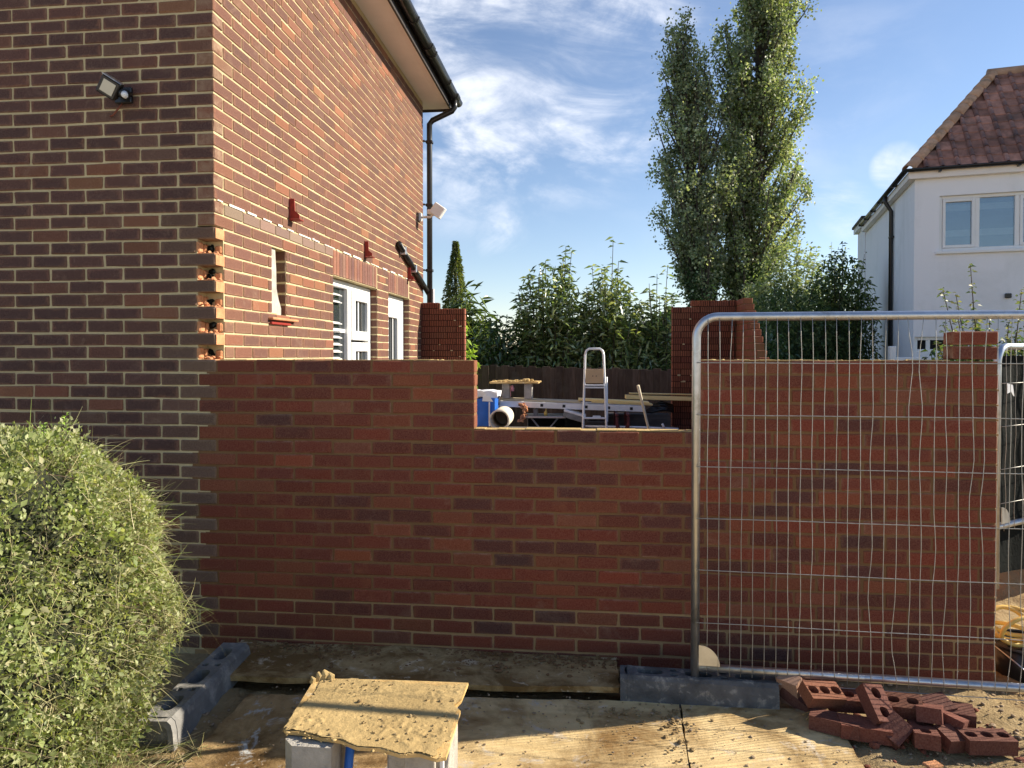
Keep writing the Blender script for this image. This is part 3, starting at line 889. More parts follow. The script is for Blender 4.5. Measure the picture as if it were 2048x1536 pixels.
# things fixed to the house
def steel_bracket(y, z, label):
    t = thing('steel_bracket', label, 'bracket', (HX, y, z), group='red steel brackets on the side wall')
    m = MB(); m.bbox((HX + .002, y - .035, z - .012), (HX + .008, y + .035, z + .145), .002); m.build('back_plate', 'red_steel', t)
    m = MB(); m.prism([(0, 0), (.065, 0), (.065, .028), (.032, .055), (.028, .14), (0, .14)], .007, Matrix(((1, 0, 0, HX + .008), (0, 0, 1, y - .03), (0, 1, 0, z), (0, 0, 0, 1)))); m.build('web_plate', 'red_steel', t)
    m = MB(); m.bbox((HX + .008, y - .035, z - .010), (HX + .08, y + .035, z - .003), .002); m.build('foot_plate', 'red_steel', t)
steel_bracket(4.83, 2.62, 'red steel bracket on the sunlit wall above the slit window')
steel_bracket(6.50, 2.585, 'red steel bracket above the white window')
steel_bracket(8.08, 2.53, 'small red steel bracket above the white door')
m = MB(); m.tube([(HX + .035, 7.55, 2.87), (HX + .035, 9.0, 2.44)], .032, 10); wp = tag(m.build('waste_pipe', 'black_plastic'), 'black plastic pipe slanting down the side wall to the downpipe', 'pipe')
for q in (.12, .45):
    m = MB(); m.bbox((HX + .002, 7.55 + 1.45 * q - .02, 2.87 - .43 * q - .045), (HX + .072, 7.55 + 1.45 * q + .02, 2.87 - .43 * q + .045), .004); m.build('pipe_clip', 'steel', wp)
sl = thing('security_light', 'white square security light on an arm beside the black downpipe', 'light', (HX, 8.62, 3.35))
m = MB(); m.bbox((HX + .001, 8.58, 3.31), (HX + .03, 8.66, 3.41), .005); m.build('wall_plate', 'upvc', sl)
m = MB(); m.tube([(HX + .03, 8.62, 3.36), (HX + .14, 8.62, 3.36), (HX + .19, 8.6, 3.39)], .016, 8); m.build('arm', 'upvc', sl)
mt = Matrix.Translation((HX + .24, 8.58, 3.43)) @ Matrix.Rotation(R(35), 4, 'Y')
m = MB(); m.bbox((-.075, -.03, -.075), (.075, .07, .075), .01, mt); m.build('lamp_head', 'upvc', sl)
m = MB(); m.bbox((-.03, -.015, -.03), (.03, .03, .03), .006, Matrix.Translation((HX + .14, 8.60, 3.42))); m.build('sensor', 'upvc', sl)

fl_ = thing('floodlight', 'black square floodlight with motion sensor on the dark brick front wall', 'light', (-2.63, 3.8, 3.12))
mt = Matrix.Translation((-2.632, 3.66, 3.135)) @ Matrix.Rotation(R(10), 4, 'Z') @ Matrix.Rotation(R(22), 4, 'X') @ Matrix.Rotation(R(33), 4, 'Y')
m = MB(); m.bbox((-.052, -.008, -.052), (.052, .03, .052), .007, mt)
for i in range(6): m.bbox((-.048 + i * .018, .031, -.044), (-.041 + i * .018, .05, .044), .001, mt)
hd = m.build('lamp_head', 'black_plastic', fl_)
m = MB(); m.bbox((-.034, -.0115, -.034), (.034, -.0085, .034), .001, mt); m.build('lens', 'lens', hd)
m = MB(); m.bbox((-.054, -.014, .052), (.054, .03, .056), .002, mt); m.build('hood_rim', 'steel', hd)
m = MB(); m.tube([mt @ Vector((0, .03, -.0)), (-2.64, 3.74, 3.13), (-2.63, 3.797, 3.13)], .014, 8); m.bbox((-2.68, 3.775, 3.09), (-2.58, 3.798, 3.18), .005); m.build('wall_bracket', 'black_plastic', fl_)
m = MB(); m.tube([(-2.58, 3.70, 3.115), (-2.555, 3.69, 3.105)], [.026, .028], 12); m.tube([(-2.57, 3.76, 3.13), (-2.57, 3.70, 3.115)], .015, 8); sn = m.build('sensor_body', 'black_plastic', fl_)
m = MB(); m.tube([(-2.562, 3.69, 3.108), (-2.54, 3.668, 3.088)], [.020, .015], 12); m.build('sensor_lens', 'white_plastic', sn)
m = MB(); m.tube([(-2.64, 3.785, 3.09), (-2.68, 3.765, 3.02), (-2.71, 3.785, 3.02), (-2.72, 3.797, 3.03)], .005, 6); m.build('cable', 'brick_chip', fl_)

# ------------------------------------------------------------------ new extension: front wall
NX1 = 2.033
ext = thing('new_brick_wall', 'new red brick front wall with a low gap, built onto the old house', 'wall', (0, 3.85, 0))
GAPL, GAPR = -.622, .585
def core_box(m, x0, x1, z0, z1, rec=.0056):
    m.box((x0, HY + rec, z0), (x1, HY + BD - .004, z1))
m = MB(); core_box(m, -2.0995, NX1 - .004, cz(4) + .0, cz(17) - .012); core_box(m, -2.0995, GAPL - .003, cz(17) - .012, cz(22) - .012); core_box(m, GAPR + .003, NX1 - .004, cz(17) - .012, cz(22) - .012)
for k, xe in SEAM.items():
    if k >= 4: core_box(m, xe, -2.0995, cz(k) - .01, cz(k + 1) - .01, .0060)
core = m.build('mortar_joints', 'mortar_new', ext)
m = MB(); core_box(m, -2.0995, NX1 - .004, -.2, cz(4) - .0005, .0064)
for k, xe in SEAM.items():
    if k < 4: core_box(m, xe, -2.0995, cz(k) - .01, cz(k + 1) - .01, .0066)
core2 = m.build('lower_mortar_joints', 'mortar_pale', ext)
nb = []
for k in range(-2, 24):
    z = cz(k)
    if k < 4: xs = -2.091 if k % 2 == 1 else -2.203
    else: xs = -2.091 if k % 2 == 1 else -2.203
    runs = [(xs, NX1)]
    if k >= 17: runs = [(xs, GAPL), (GAPR, NX1)]
    if k >= 22: runs = [(1.818, NX1)]
    for ri, (a, b) in enumerate(runs):
        x = a
        if ri == 1 and k < 22: l0 = .215 if k % 2 else .1025
        elif k < 4: l0 = .215
        else: l0 = .215
        first = True
        while x < b - .03:
            l = l0 if first else .215
            l = min(l, b - x)
            if b - (x + l) < .045: l = b - x
            c, s = new_col()
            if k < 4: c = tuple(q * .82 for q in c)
            nb.append(dict(p=(x + l/2, HY + rnd.uniform(-.001, .0015), z + rnd.uniform(-.0015, .0015)), r=0, l=l - (0 if x + l >= b - .001 else rnd.uniform(-.002, .004)), h=BH + rnd.uniform(-.003, .0025), d=BD, c=c, s=s))
            x += l + .01; first = False
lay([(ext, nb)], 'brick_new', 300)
# mortar snots on the top of the wall and the return of two courses at the right end
m = MB()
for k in (22, 23):
    l = BD if k == 22 else .215
    o = link('brick', brick_proto(.215, BH, BD), 'brick_new', ext, (NX1 - BD/2 - BD/2 - .0, HY + BD + .01 + .1075, cz(k)), (0, 0, math.pi/2)); o.color = (*new_col()[0], .2)
    o.location.x = NX1 - ORIG[ext.name].x
for x0_, x1_, zt_ in ((-2.08, GAPL - .01, cz(22) - .010), (GAPL + .0, GAPR - .002, cz(17) - .010), (GAPR + .004, 1.81, cz(22) - .010)):
    xx = x0_
    while xx < x1_ - .02:
        w_ = min(rnd.uniform(.03, .12), x1_ - xx); m.bbox((xx, HY + rnd.uniform(.004, .012), zt_ + .0005), (xx + w_, HY + BD - rnd.uniform(.004, .012), zt_ + rnd.uniform(.002, .007)), .001); xx += w_
for x in [rnd.uniform(.6, 1.8) for _ in range(26)] + [rnd.uniform(-2.0, -.65) for _ in range(12)]:
    r = rnd.uniform(.006, .02); zt = cz(22) - .010
    rock(m, (x, HY + rnd.uniform(.02, .08), zt + .002), r * .8, .5)
for x in [rnd.uniform(-.6, .56) for _ in range(24)]:
    r = rnd.uniform(.006, .016); zt = cz(17) - .010
    rock(m, (x, HY + rnd.uniform(.02, .08), zt), r * .8, .4)
stuff(m.build('mortar_crumbs', 'mortar_wet', ext))
# little white dabs at the right end, one per course
for k in range(1, 22):
    if rnd.random() < .8:
        m = MB(); e = rnd.uniform(.004, .008); m.bbox((NX1 - .004, HY + .004, cz(k) - .012), (NX1 + e, HY + .03, cz(k) - .012 + e * 1.5), .001); m.build('mortar_dab', 'mortar_pale', ext)

# side and rear walls of the extension
rear = thing('rear_brick_pier', 'keyed red brick pier at the back right, stepped top, behind the wire fence', 'wall', (1.35, 8.75, 0))
left = thing('rear_brick_stub', 'narrow keyed red brick stub wall beside the black downpipe', 'wall', (-1.8, 8.75, 0))
RYF = 8.70
KEY = [(.32, .096, .052), (.29, .082, .046), (.34, .112, .064), (.25, .066, .040)]
def keyed_run(par, a, b, top_fn):
    bs = []; m = MB()
    for k in range(0, 32):
        z = cz(k); x = a; first = True
        while x < b - .02:
            l = (.1025 if k % 2 else .215) if first else .215
            l = min(l, b - x)
            if l < .03: break
            if z + BH <= top_fn(x + l/2) + .02:
                bs.append(dict(p=(x + l/2, RYF + rnd.uniform(-.002, .003), z), r=0, l=l, h=BH, d=BD, c=jitc(rnd.choice(KEY), .12), s=.1, kind='key'))
            x += l + .01; first = False
    return bs
b1 = keyed_run(rear, .982, 1.72, lambda x: 2.32 if x > 1.29 else 2.245)
b2 = keyed_run(left, -2.095, -1.548, lambda x: 2.32 if x < -1.84 else 2.245)
m = MB(); m.box((.985, RYF + .008, -.1), (1.72, RYF + .095, cz(30) - .015)); m.box((1.31, RYF + .008, cz(30) - .015), (1.72, RYF + .095, cz(31) - .015)); m.build('mortar_joints', 'mortar_dark', rear)
m = MB(); m.box((-2.098, RYF + .008, -.1), (-1.552, RYF + .095, cz(30) - .015)); m.box((-2.098, RYF + .008, cz(30) - .015), (-1.87, RYF + .095, cz(31) - .015)); m.build('mortar_joints', 'mortar_dark', left)
lay([(rear, b1)], 'brick_key', 300); lay([(left, b2)], 'brick_key', 300)
for par, x0, x1 in ((rear, 1.0, 1.5), (left, -1.95, -1.56)):
    for _ in range(10):
        x, k = rnd.uniform(x0, x1), rnd.randrange(17, 29); m = MB(); e = rnd.uniform(.008, .018)
        m.bbox((x - e, RYF - .012, cz(k) - .012), (x + e, RYF + .004, cz(k) - .012 + e), .003); m.build('mortar_dab', 'mortar_old', par)
# outer leaf of the rear wall, right-hand side wall that steps down towards the front
side = thing('side_brick_wall', 'red brick side wall stepping down like stairs behind the fence', 'wall', (1.9, 6.3, 0))
sbk = []
for k in range(0, 31):
    z = cz(k)
    ystart = HY + BD + .012 if k < 20 else 8.78 - .36 - (31 - k) * .085
    if k < 20 and k >= 19: ystart = HY + BD + .012
    y = 8.78
    while y > ystart + .04:
        l = min(.215 if not (y == 8.78 and k % 2) else .1025, y - ystart)
        if l < .05: break
        sbk.append(dict(p=(1.735, y - l/2, z), r=-math.pi/2, l=l, h=BH, d=BD, c=jitc((.30, .085, .045), .15), s=.05, hide=k < 19))
        y -= l + .01
m = MB(); m.box((1.739, HY + BD + .013, -.1), (1.83, 8.78, cz(20) - .014))
for k in range(20, 31): m.box((1.739, 8.78 - .36 - (31 - k) * .085 + .006, cz(k) - .0135), (1.83, 8.78, cz(k + 1) - .0140))
m.build('mortar_joints', 'mortar_new', side)
lay([(side, sbk)], 'brick_new', 120)
m = MB(); m.box((1.93, HY + BD + .013, -.1), (NX1 - .002, 8.9, cz(19))); m.build('outer_leaf', 'brick_inside', side)

# ------------------------------------------------------------------ wire fence panel in front of the wall
def arc(c, r, a0, a1, n, e1, e2):
    return [Vector(c) + (Vector(e1) * math.cos(a0 + (a1 - a0) * i / n) + Vector(e2) * math.sin(a0 + (a1 - a0) * i / n)) * r for i in range(n + 1)]
def fence_panel(label, p0, ang, w, z0, z1, foot, zlist, bar_step, wire='wire', visible=None, group=None, seed=3, tilt=0.0):
    """panel in its own coordinates: x along, z up, from the left pole"""
    g = random.Random(seed)
    t = thing('mesh_fence_panel', label, 'fence', p0, (tilt, 0, ang), group, local=True)
    r = .10; rt = .0205
    pts = [(0, 0, foot), (0, 0, z1 - r)] + arc((r, 0, z1 - r), r, math.pi, math.pi / 2, 8, (1, 0, 0), (0, 0, 1))[1:]
    pts += arc((w - r, 0, z1 - r), r, math.pi / 2, 0, 8, (1, 0, 0), (0, 0, 1)) + [(w, 0, foot)]
    MB().tube(pts, rt, 14).build('tube_frame', 'steel', t)
    MB().tube([(rt * .8, 0, z0), (w - rt * .8, 0, z0)], .0195, 14).build('bottom_rail', 'steel', t)
    q = [(.015, .012)] + [(.015 + .098 * math.cos(a), .012 + .098 * math.sin(a)) for a in [math.pi / 2 * i / 10 for i in range(11)]]
    for mx in (1, -1):
        MB().prism(q, .004, Matrix(((mx, 0, 0, 0 if mx > 0 else w), (0, 0, 1, -.024), (0, 1, 0, z0 + .006), (0, 0, 0, 1)))).build('corner_plate', 'steel', t)
    x = .052
    i = 0
    while x < w - .03:
        amp = .004 if x < .75 else .011
        pts = []; dx = 0
        zs = np.linspace(z1 - .012, z0 - .026, 22)
        ph = [g.uniform(-1, 1) * amp * (.35 + 1.1 * (g.random() < .35)) for _ in range(9)]
        for j, z in enumerate(zs):
            f = j / 21 * 8; a_ = int(min(7, f)); b_ = f - a_; b_ = b_ * b_ * (3 - 2 * b_)
            zz = z
            if x < r: zz = min(z, z1 - r + math.sqrt(max(0, r * r - (r - x) ** 2)))
            pts.append((x + ph[a_] * (1 - b_) + ph[a_ + 1] * b_, -.024 + .003 * math.sin(i * 1.7 + j), zz))
        MB().tube(pts, .0016, 5).build('vertical_wire', wire, t)
        x += bar_step; i += 1
    for z in zlist:
        pts = [(.0 + w * j / 14, -.026 - .001, z + g.uniform(-.0015, .0015)) for j in range(15)]
        MB().tube(pts, .0022, 5).build('horizontal_wire', wire, t)
    return t
fence_panel('galvanised wire mesh site fence panel standing in front of the new brick wall', (.506, 3.475, 0), math.atan2(-.06, 1.44), 3.4, .162, 1.848, .06,
            [1.628, 1.382, 1.135, .888, .640, .388, .118], .0525)

def fence_foot(label, loc, rz, L, Wd, H, name='fence_foot', mat='rubber_block'):
    """long moulded block: rounded sides, a step at one end, slots and round sockets in its top"""
    t = thing(name, label, 'fence foot', loc, (0, 0, rz), local=True, group='moulded feet for the site fence')
    prof = [(-Wd/2, 0), (-Wd/2 + .006, H * .62), (-Wd/2 + .014, H * .88), (-Wd/2 + .03, H), (Wd/2 - .03, H), (Wd/2 - .014, H * .88), (Wd/2 - .006, H * .62), (Wd/2, 0)]
    m = MB(); k = len(prof)
    v = [(x, p[0], p[1]) for x in (.0, L) for p in prof]
    f = [(i, i + 1, k + i + 1, k + i) for i in range(k - 1) if i != 3]
    # near end is hollow: a rim with a recessed mouth
    f += [tuple(range(k, 2 * k))]
    m.add(v, f)
    y0, y1 = -Wd/2 + .03, Wd/2 - .03
    yc = (y0 + y1) / 2; ch = []
    cuts = [0, .09, .30, .40, .62, .72, .93, 1.0]; kinds = ['slot_x', 'long', 'pair', 'long', 'pair', 'long2', None]
    for a, b, kd in zip(cuts, cuts[1:], kinds):
        a, b = a * L, b * L
        if kd in ('long', 'long2'): ch.append((a, b, y0, y1, ((a + b)/2, yc, (b - a) * .40, (y1 - y0) * .27)))
        elif kd == 'slot_x': ch.append((a, b, y0, y1, ((a + b)/2, yc, (b - a) * .18, (y1 - y0) * .40)))
        elif kd == 'pair':
            ch.append((a, b, y0, yc, ((a + b)/2, (y0 + yc)/2, .017, .014))); ch.append((a, b, yc, y1, ((a + b)/2, (y1 + yc)/2, .017, .014)))
        else: ch.append((a, b, y0, y1, None))
    v, f = holed_plate(0, L, y0, y1, ch, H, H * .75, 16, 3.2)
    m.add(v, f)
    # mouth at the near end
    s = [(p[0] * .74, p[1] * .80 + .004) for p in prof]
    v = [(0, *p) for p in prof] + [(0, *p) for p in s] + [(.05, *p) for p in s]
    f = [(i + 1, i, k + i, k + i + 1) for i in range(k - 1)] + [(k + i + 1, k + i, 2*k + i, 2*k + i + 1) for i in range(k - 1)] + [tuple(range(2*k, 3*k)), (0, k - 1, 2*k - 1, k)]
    m.add(v, f)
    m.build('foot_body', mat, t)
    m = MB(); pr = [(p[0] * 1.03, p[1] * 1.012 if p[1] else 0) for p in prof]
    v = [(x, *p) for x in (.035, .060) for p in pr]
    m.add(v, [(i, i + 1, k + i + 1, k + i) for i in range(k - 1)] + [tuple(range(k)), tuple(range(k, 2*k))]); 
    m.build('end_rib', mat, t)
    return t
fence_foot('dark grey moulded fence foot under the pole of the wire fence', (.15, 3.50, -.012), math.atan2(-.018, .73), .735, .165, .132)
fence_foot('pale dusty fence foot lying free between hedge and wall', (-1.842, 2.80, -.015), math.atan2(.80, -.06), .82, .185, .128, mat='rubber_pale')

# ------------------------------------------------------------------ boards on the ground
def slab(name, poly, z, t, mat, label, cat, seed=0, warp=.004, sub=26, edge=0.0):
    """a sheet cut to an outline, with thickness and slight warp; poly is a convex quad (counter-clockwise from above)"""
    g = random.Random(seed)
    a, b, c, d = [Vector((*p, 0)) for p in poly]
    n = sub; v = []; f = []
    for lay_ in (0, 1):
        for j in range(n + 1):
            for i in range(n + 1):
                u, w = i / n, j / n
                p = (a * (1 - u) + b * u) * (1 - w) + (d * (1 - u) + c * u) * w
                if edge and (i in (0, n) or j in (0, n)):
                    p = p + Vector((g.uniform(-edge, edge), g.uniform(-edge, edge), 0))
                zz = z + warp * nz(p.x, p.y, 1.5, seed, 3) * 2 + warp * .4 * nz(p.x, p.y, 9, seed + 3, 3)
                v.append((p.x, p.y, zz - (t if lay_ == 0 else 0)))
    k = (n + 1) ** 2
    for j in range(n):
        for i in range(n):
            q = j * (n + 1) + i
            f.append((q, q + n + 1, q + n + 2, q + 1)); f.append((k + q, k + q + 1, k + q + n + 2, k + q + n + 1))
    rim = [i for i in range(n + 1)] + [j * (n + 1) + n for j in range(1, n + 1)] + [n * (n + 1) + i for i in range(n - 1, -1, -1)] + [j * (n + 1) for j in range(n - 1, 0, -1)]
    for i, q in enumerate(rim):
        r2 = rim[(i + 1) % len(rim)]; f.append((q, r2, k + r2, k + q))
    m = MB(); m.add(v, f); o = m.build(name, mat); tag(o, label, cat); return o
slab('footing_board', [(-1.93, 3.365), (.145, 3.44), (.14, 3.795), (-1.95, 3.795)], .055, .028, 'ply_wall', 'muddy board lying along the foot of the new brick wall', 'board', 1, .006, 30, .006)
slab('plywood_sheet', [(-.66, 1.6), (.335, 1.6), (.425, 3.43), (-.78, 3.36)], .006, .018, 'ply_tan', 'mud-streaked plywood sheet on the ground right of the mortar board', 'board', 2, .004, 30, .004)
slab('plywood_sheet', [(.345, 1.6), (1.04, 1.6), (1.12, 3.41), (.432, 3.432)], .010, .018, 'ply_tan', 'sunlit plywood sheet with splintered corner next to the loose bricks', 'board', 5, .004, 30, .004)
slab('plywood_sheet', [(-1.62, 1.6), (-.70, 1.6), (-.80, 3.34), (-1.66, 3.30)], .004, .018, 'ply_left', 'dark wet plywood sheet with bluish stains between fence foot and mortar board', 'board', 7, .007, 30, .008)
# earth under the wall board and mortar droppings along the wall
m = MB()
for _ in range(900):
    x = rnd.uniform(-1.9, .15); y = 3.79 - abs(rnd.gauss(0, .10)); r = abs(rnd.gauss(0, .006)) + .002
    rock(m, (x, y, .056), r * .8, .5)
stuff(tag(m.build('mortar_droppings', 'mortar_new'), 'crumbs of fallen brown mortar along the wall foot', 'mortar'))
m = MB()
for _ in range(1500):
    if rnd.random() < .72: x, y = rnd.uniform(1.0, 2.6), rnd.uniform(2.6, 3.8)
    else: x, y = rnd.uniform(-2.2, -1.2), rnd.uniform(2.3, 3.2)
    r = abs(rnd.gauss(0, .005)) + .002; z = soil_h(x, y)
    rock(m, (x, y, z + r * .2), r, .7)
stuff(tag(m.build('rubble', 'rubble'), 'small stones and rubble scattered on the sandy soil', 'rubble'))
m = MB()
for _ in range(240):
    if rnd.random() < .5: x, y = rnd.gauss(.38, .035) , rnd.uniform(2.7, 3.35)
    else: x, y = rnd.gauss(.22, .16), 3.30 + rnd.gauss(0, .05)
    r = abs(rnd.gauss(0, .005)) + .002
    rock(m, (x, y, .010), r * .8, .6)
stuff(tag(m.build('dirt_clods', 'soil'), 'small clods of earth on the plywood joint', 'dirt'))
m = MB()
for _ in range(900):
    x, y = rnd.uniform(-1.6, 1.05), rnd.uniform(2.3, 3.42); r = abs(rnd.gauss(0, .0028)) + .0012
    if -1.15 < x < -.45 and y < 2.85: continue
    rock(m, (x, y, .011 + r * .2), r, .6)
stuff(tag(m.build('mortar_crumbs', 'rubble'), 'fine grit and mortar crumbs on the plywood sheets', 'grit'))
# splinters at the far right corner of the sunlit sheet
m = MB()
for i in range(26):
    x = 1.0 + i * .0055; y = 3.36 - i * .004 + rnd.uniform(-.02, .02)
    m.bbox((-.045, -.003, 0), (.03, .003, .004), .001, Matrix.Translation((x, y, .014 + rnd.uniform(0, .008))) @ Matrix.Rotation(R(rnd.uniform(40, 75)), 4, 'Z') @ Matrix.Rotation(R(rnd.uniform(-8, 6)), 4, 'Y'))
stuff(tag(m.build('splinters', 'timber_fresh'), 'pale splinters on the broken corner of the plywood', 'splinters'))

# ------------------------------------------------------------------ mortar board on its blocks
sbz = .345
def board_poly():
    back = [(-1.115, 2.775), (-.80, 2.795), (-.485, 2.805)]
    right = [(-.487, 2.66), (-.502, 2.61), (-.492, 2.595), (-.476, 2.58), (-.470, 2.40), (-.468, 2.275)]
    frontp = [(-.50, 2.262), (-.56, 2.285), (-.62, 2.272), (-.70, 2.300), (-.78, 2.300), (-.85, 2.335), (-.93, 2.345), (-1.0, 2.370), (-1.06, 2.372)]
    lft = [(-1.075, 2.385)]
    return back + right + frontp + lft
spot = thing('mortar_board', 'square board caked in yellow mortar, raised on blocks in front of the wall', 'board', (-.8, 2.55, 0))
poly = board_poly()
bm = bmesh.new()
vs = [bm.verts.new((x, y, sbz)) for x, y in poly]
face = bm.faces.new(vs[::-1]); bm.normal_update()
if face.normal.z < 0: face.normal_flip()
ext_ = bmesh.ops.extrude_face_region(bm, geom=[face])
for v in [e for e in ext_['geom'] if isinstance(e, bmesh.types.BMVert)]: v.co.z -= .012
bmesh.ops.recalc_face_normals(bm, faces=bm.faces)
me = bpy.data.meshes.new('board'); bm.to_mesh(me); bm.free()
link('board', me, 'spot_board', spot)
# mortar skin with a bumpy surface and clumps, thicker on the front edge
def inside(x, y):
    c = False; j = len(poly) - 1
    for i in range(len(poly)):
        if (poly[i][1] > y) != (poly[j][1] > y) and x < (poly[j][0] - poly[i][0]) * (y - poly[i][1]) / (poly[j][1] - poly[i][1]) + poly[i][0]: c = not c
        j = i
    return c
nxg, nyg = 130, 110
V = {}; vv = []; ff = []
for j in range(nyg):
    for i in range(nxg):
        x = -1.14 + .70 * i / (nxg - 1); y = 2.25 + .57 * j / (nyg - 1)
        fx = (x + 1.11) / .64; fy = (y - 2.27) / .53
        e = nz(x, y, 9, 4) * .05
        if inside(x, y) and fx > .06 + e - .12 * (fy < .5) and fx < .93 + e + .05 and fy < .95 + e:
            front_edge = max(0, 1 - (y - (2.37 - .17 * (x + 1.08) / .6)) / .06)
            h = .003 + .0035 * max(0, nz(x, y, 14, 2)) + .006 * max(0, nz(x, y, 40, 7)) * (1 if nz(x, y, 6, 8) > .1 else .25) +   .002 * front_edge * max(0, .3 + nz(x, y, 35, 3))
            V[(i, j)] = len(vv); vv.append((x, y, sbz + max(.0012, h)))
for (i, j), k in V.items():
    q = [(i, j), (i + 1, j), (i + 1, j + 1), (i, j + 1)]
    if all(p in V for p in q): ff.append(tuple(V[p] for p in q))
m = MB(); m.add(vv, ff, True); m.build('mortar_skin', 'mortar_wet', spot)
m = MB()
for _ in range(150):
    s_ = rnd.random()
    x = -1.07 + .60 * s_; y = 2.372 - .10 * s_ + rnd.gauss(0, .012); r = abs(rnd.gauss(0, .0045)) + .0015
    if rnd.random() < .35: x, y = rnd.uniform(-1.08, -.48), rnd.uniform(2.32, 2.78); r *= .5
    rock(m, (x, y, sbz + .001 - (.008 if rnd.random() < .4 else 0)), r * rnd.uniform(.4, 1.1), .4)
stuff(m.build('mortar_clumps', 'mortar_wet', spot))
m = MB()
for _ in range(260):
    x, y = rnd.uniform(-1.09, -.49), rnd.uniform(2.33, 2.77)
    if not inside(x, y): continue
    if nz(x, y, 6, 8) < -.1: continue
    r = abs(rnd.gauss(0, .0022)) + .001; rock(m, (x, y, sbz + .006), r, .8)
stuff(m.build('grit', 'soil', spot))
for i, (x, y, r) in enumerate([(-1.095, 2.765, .020), (-1.075, 2.775, .024), (-1.05, 2.772, .018), (-1.112, 2.74, .014)]):
    m = MB(); m.tube([(x, y, sbz), (x + .004, y, sbz + r * .8), (x - .006, y + .004, sbz + r * 1.4)], [r, r * .85, r * .25], 7, smooth=False); m.build('mortar_lump', 'mortar_wet', spot)
cb = thing('concrete_block', 'rounded grey concrete block holding up the left of the mortar board', 'block', (-1.0, 2.42, 0))
pr = [(-.10, -.06), (-.10, .06), (-.07, .10), (.08, .10), (.08, -.10), (-.06, -.10)]
m = MB(); m.prism([(x - .955, y + 2.415) for x, y in pr][::-1], .339, Matrix.Translation((0, 0, -.012))); m.build('block_body', 'concrete', cb)
m = MB(); m.bbox((-.72, 2.45, -.012), (-.50, 2.66, .327), .008); tag(m.build('concrete_block', 'concrete'), 'concrete block under the right half of the mortar board', 'block')
m = MB(); m.bbox((-.62, 2.315, -.012), (-.515, 2.335, .327), .003); tag(m.build('broken_slab', 'concrete'), 'grey slab edge under the front of the mortar board', 'slab')
m = MB(); m.tube([(-.855, 2.40, -.0), (-.845, 2.40, .20), (-.835, 2.405, .325)], .016, 12); tag(m.build('blue_pipe', 'blue_plastic'), 'bright blue plastic pipe under the mortar board', 'pipe')
m = MB(); m.bbox((-.495, 2.30, -.0), (-.482, 2.315, .327), .002); tag(m.build('white_strip', 'white_plastic'), 'white plastic strip under the right corner of the mortar board', 'strip')
m = MB(); m.bbox((-.14, -.10, 0), (.14, .10, .10), .02, Matrix.Translation((-1.13, 2.46, -.01)) @ Matrix.Rotation(R(28), 4, 'Z')); tag(m.build('stone_block', 'concrete'), 'rough pale stone block left of the mortar board', 'stone')

# ------------------------------------------------------------------ loose bricks
def perforated_geo(l, w, h, nh):
    cs = []; step = l / nh if nh else l
    for i in range(max(1, nh)):
        a, b = -l/2 + i * step, -l/2 + (i + 1) * step
        cs.append((a, b, -w/2, w/2, ((a + b)/2, 0, .024, .021) if nh else None))
    v, f = holed_plate(-l/2, l/2, -w/2, w/2, cs, h, h * .85, 12, 2.6)
    k = len(v); v += [(-l/2, -w/2, 0), (l/2, -w/2, 0), (l/2, w/2, 0), (-l/2, w/2, 0), (-l/2, -w/2, h), (l/2, -w/2, h), (l/2, w/2, h), (-l/2, w/2, h)]
    f += [(k, k+3, k+2, k+1), (k, k+1, k+5, k+4), (k+1, k+2, k+6, k+5), (k+2, k+3, k+7, k+6), (k+3, k, k+4, k+7)]
    return v, f
def loose_brick(label, p, rz, rx, ry, l, nh, c, face=None):
    l *= .94
    v, f = perforated_geo(l, BD * .95, BH * .95, nh)
    v = [(x + rnd.uniform(-.0025, .0025), y + rnd.uniform(-.0025, .0025), z + rnd.uniform(-.002, .002)) for x, y, z in v[:-8]] + [(x + rnd.uniform(-.006, .006), y + rnd.uniform(-.004, .004), z + rnd.uniform(-.004, .004)) for x, y, z in v[-8:]] if False else v
    me = bpy.data.meshes.new('loose_brick'); me.from_pydata(v, [], f); me.update()
    add_attrs(me, np.ones((len(v), 3)), np.zeros((len(v), 3)))
    o = link('loose_brick', me, 'brick_new', None, p)
    o.rotation_euler = Euler((R(rx), R(ry), R(rz)), 'XYZ')
    o.color = (*jitc(c, .12), 0)
    return tag(o, label, 'brick', 'loose bricks heaped by the fence')
RB = (.185, .046, .028); RD = (.135, .034, .024); RO = (.26, .080, .042)
loose_brick('pale loose brick standing on end against the grey fence foot', (.925, 3.43, .075), 60, 10, 68, .15, 1, (.36, .21, .14))
loose_brick('loose brick lying tilted just behind the heap, under the fence rail', (1.03, 3.52, .075), 35, -35, 10, .20, 3, RD)
loose_brick('loose brick with round hole and orange end, top left of the heap', (1.05, 3.37, .085), 20, 26, 8, .19, 3, RO)
loose_brick('loose brick lying flat with one square hole, mid back of the heap', (1.19, 3.40, .045), -8, 10, -3, .20, 3, RB)
loose_brick('loose brick tilted forward with a pale crescent chip, mid of the heap', (1.25, 3.28, .095), 100, 12, -38, .18, 2, RD)
loose_brick('loose brick showing two dark holes, topmost at the back of the heap', (1.395, 3.32, .07), -14, 14, -3, .16, 2, RB)
loose_brick('long loose brick with sunlit edge beside the splintered plywood corner', (1.075, 3.235, .012), -24, -2, 0, .215, 0, RD)
loose_brick('loose brick at the front left of the heap with a bright orange end', (1.185, 3.205, .012), -8, 4, 2, .215, 0, RB)
loose_brick('half brick propped on its corner at the front of the heap', (1.305, 3.205, .030), 30, 35, -30, .12, 0, RD)
loose_brick('loose brick with two holes at the front middle of the heap', (1.42, 3.18, .012), 78, 0, 6, .17, 2, RB)
loose_brick('small half brick at the back right of the heap', (1.55, 3.36, .055), 15, 18, -6, .13, 0, RD)
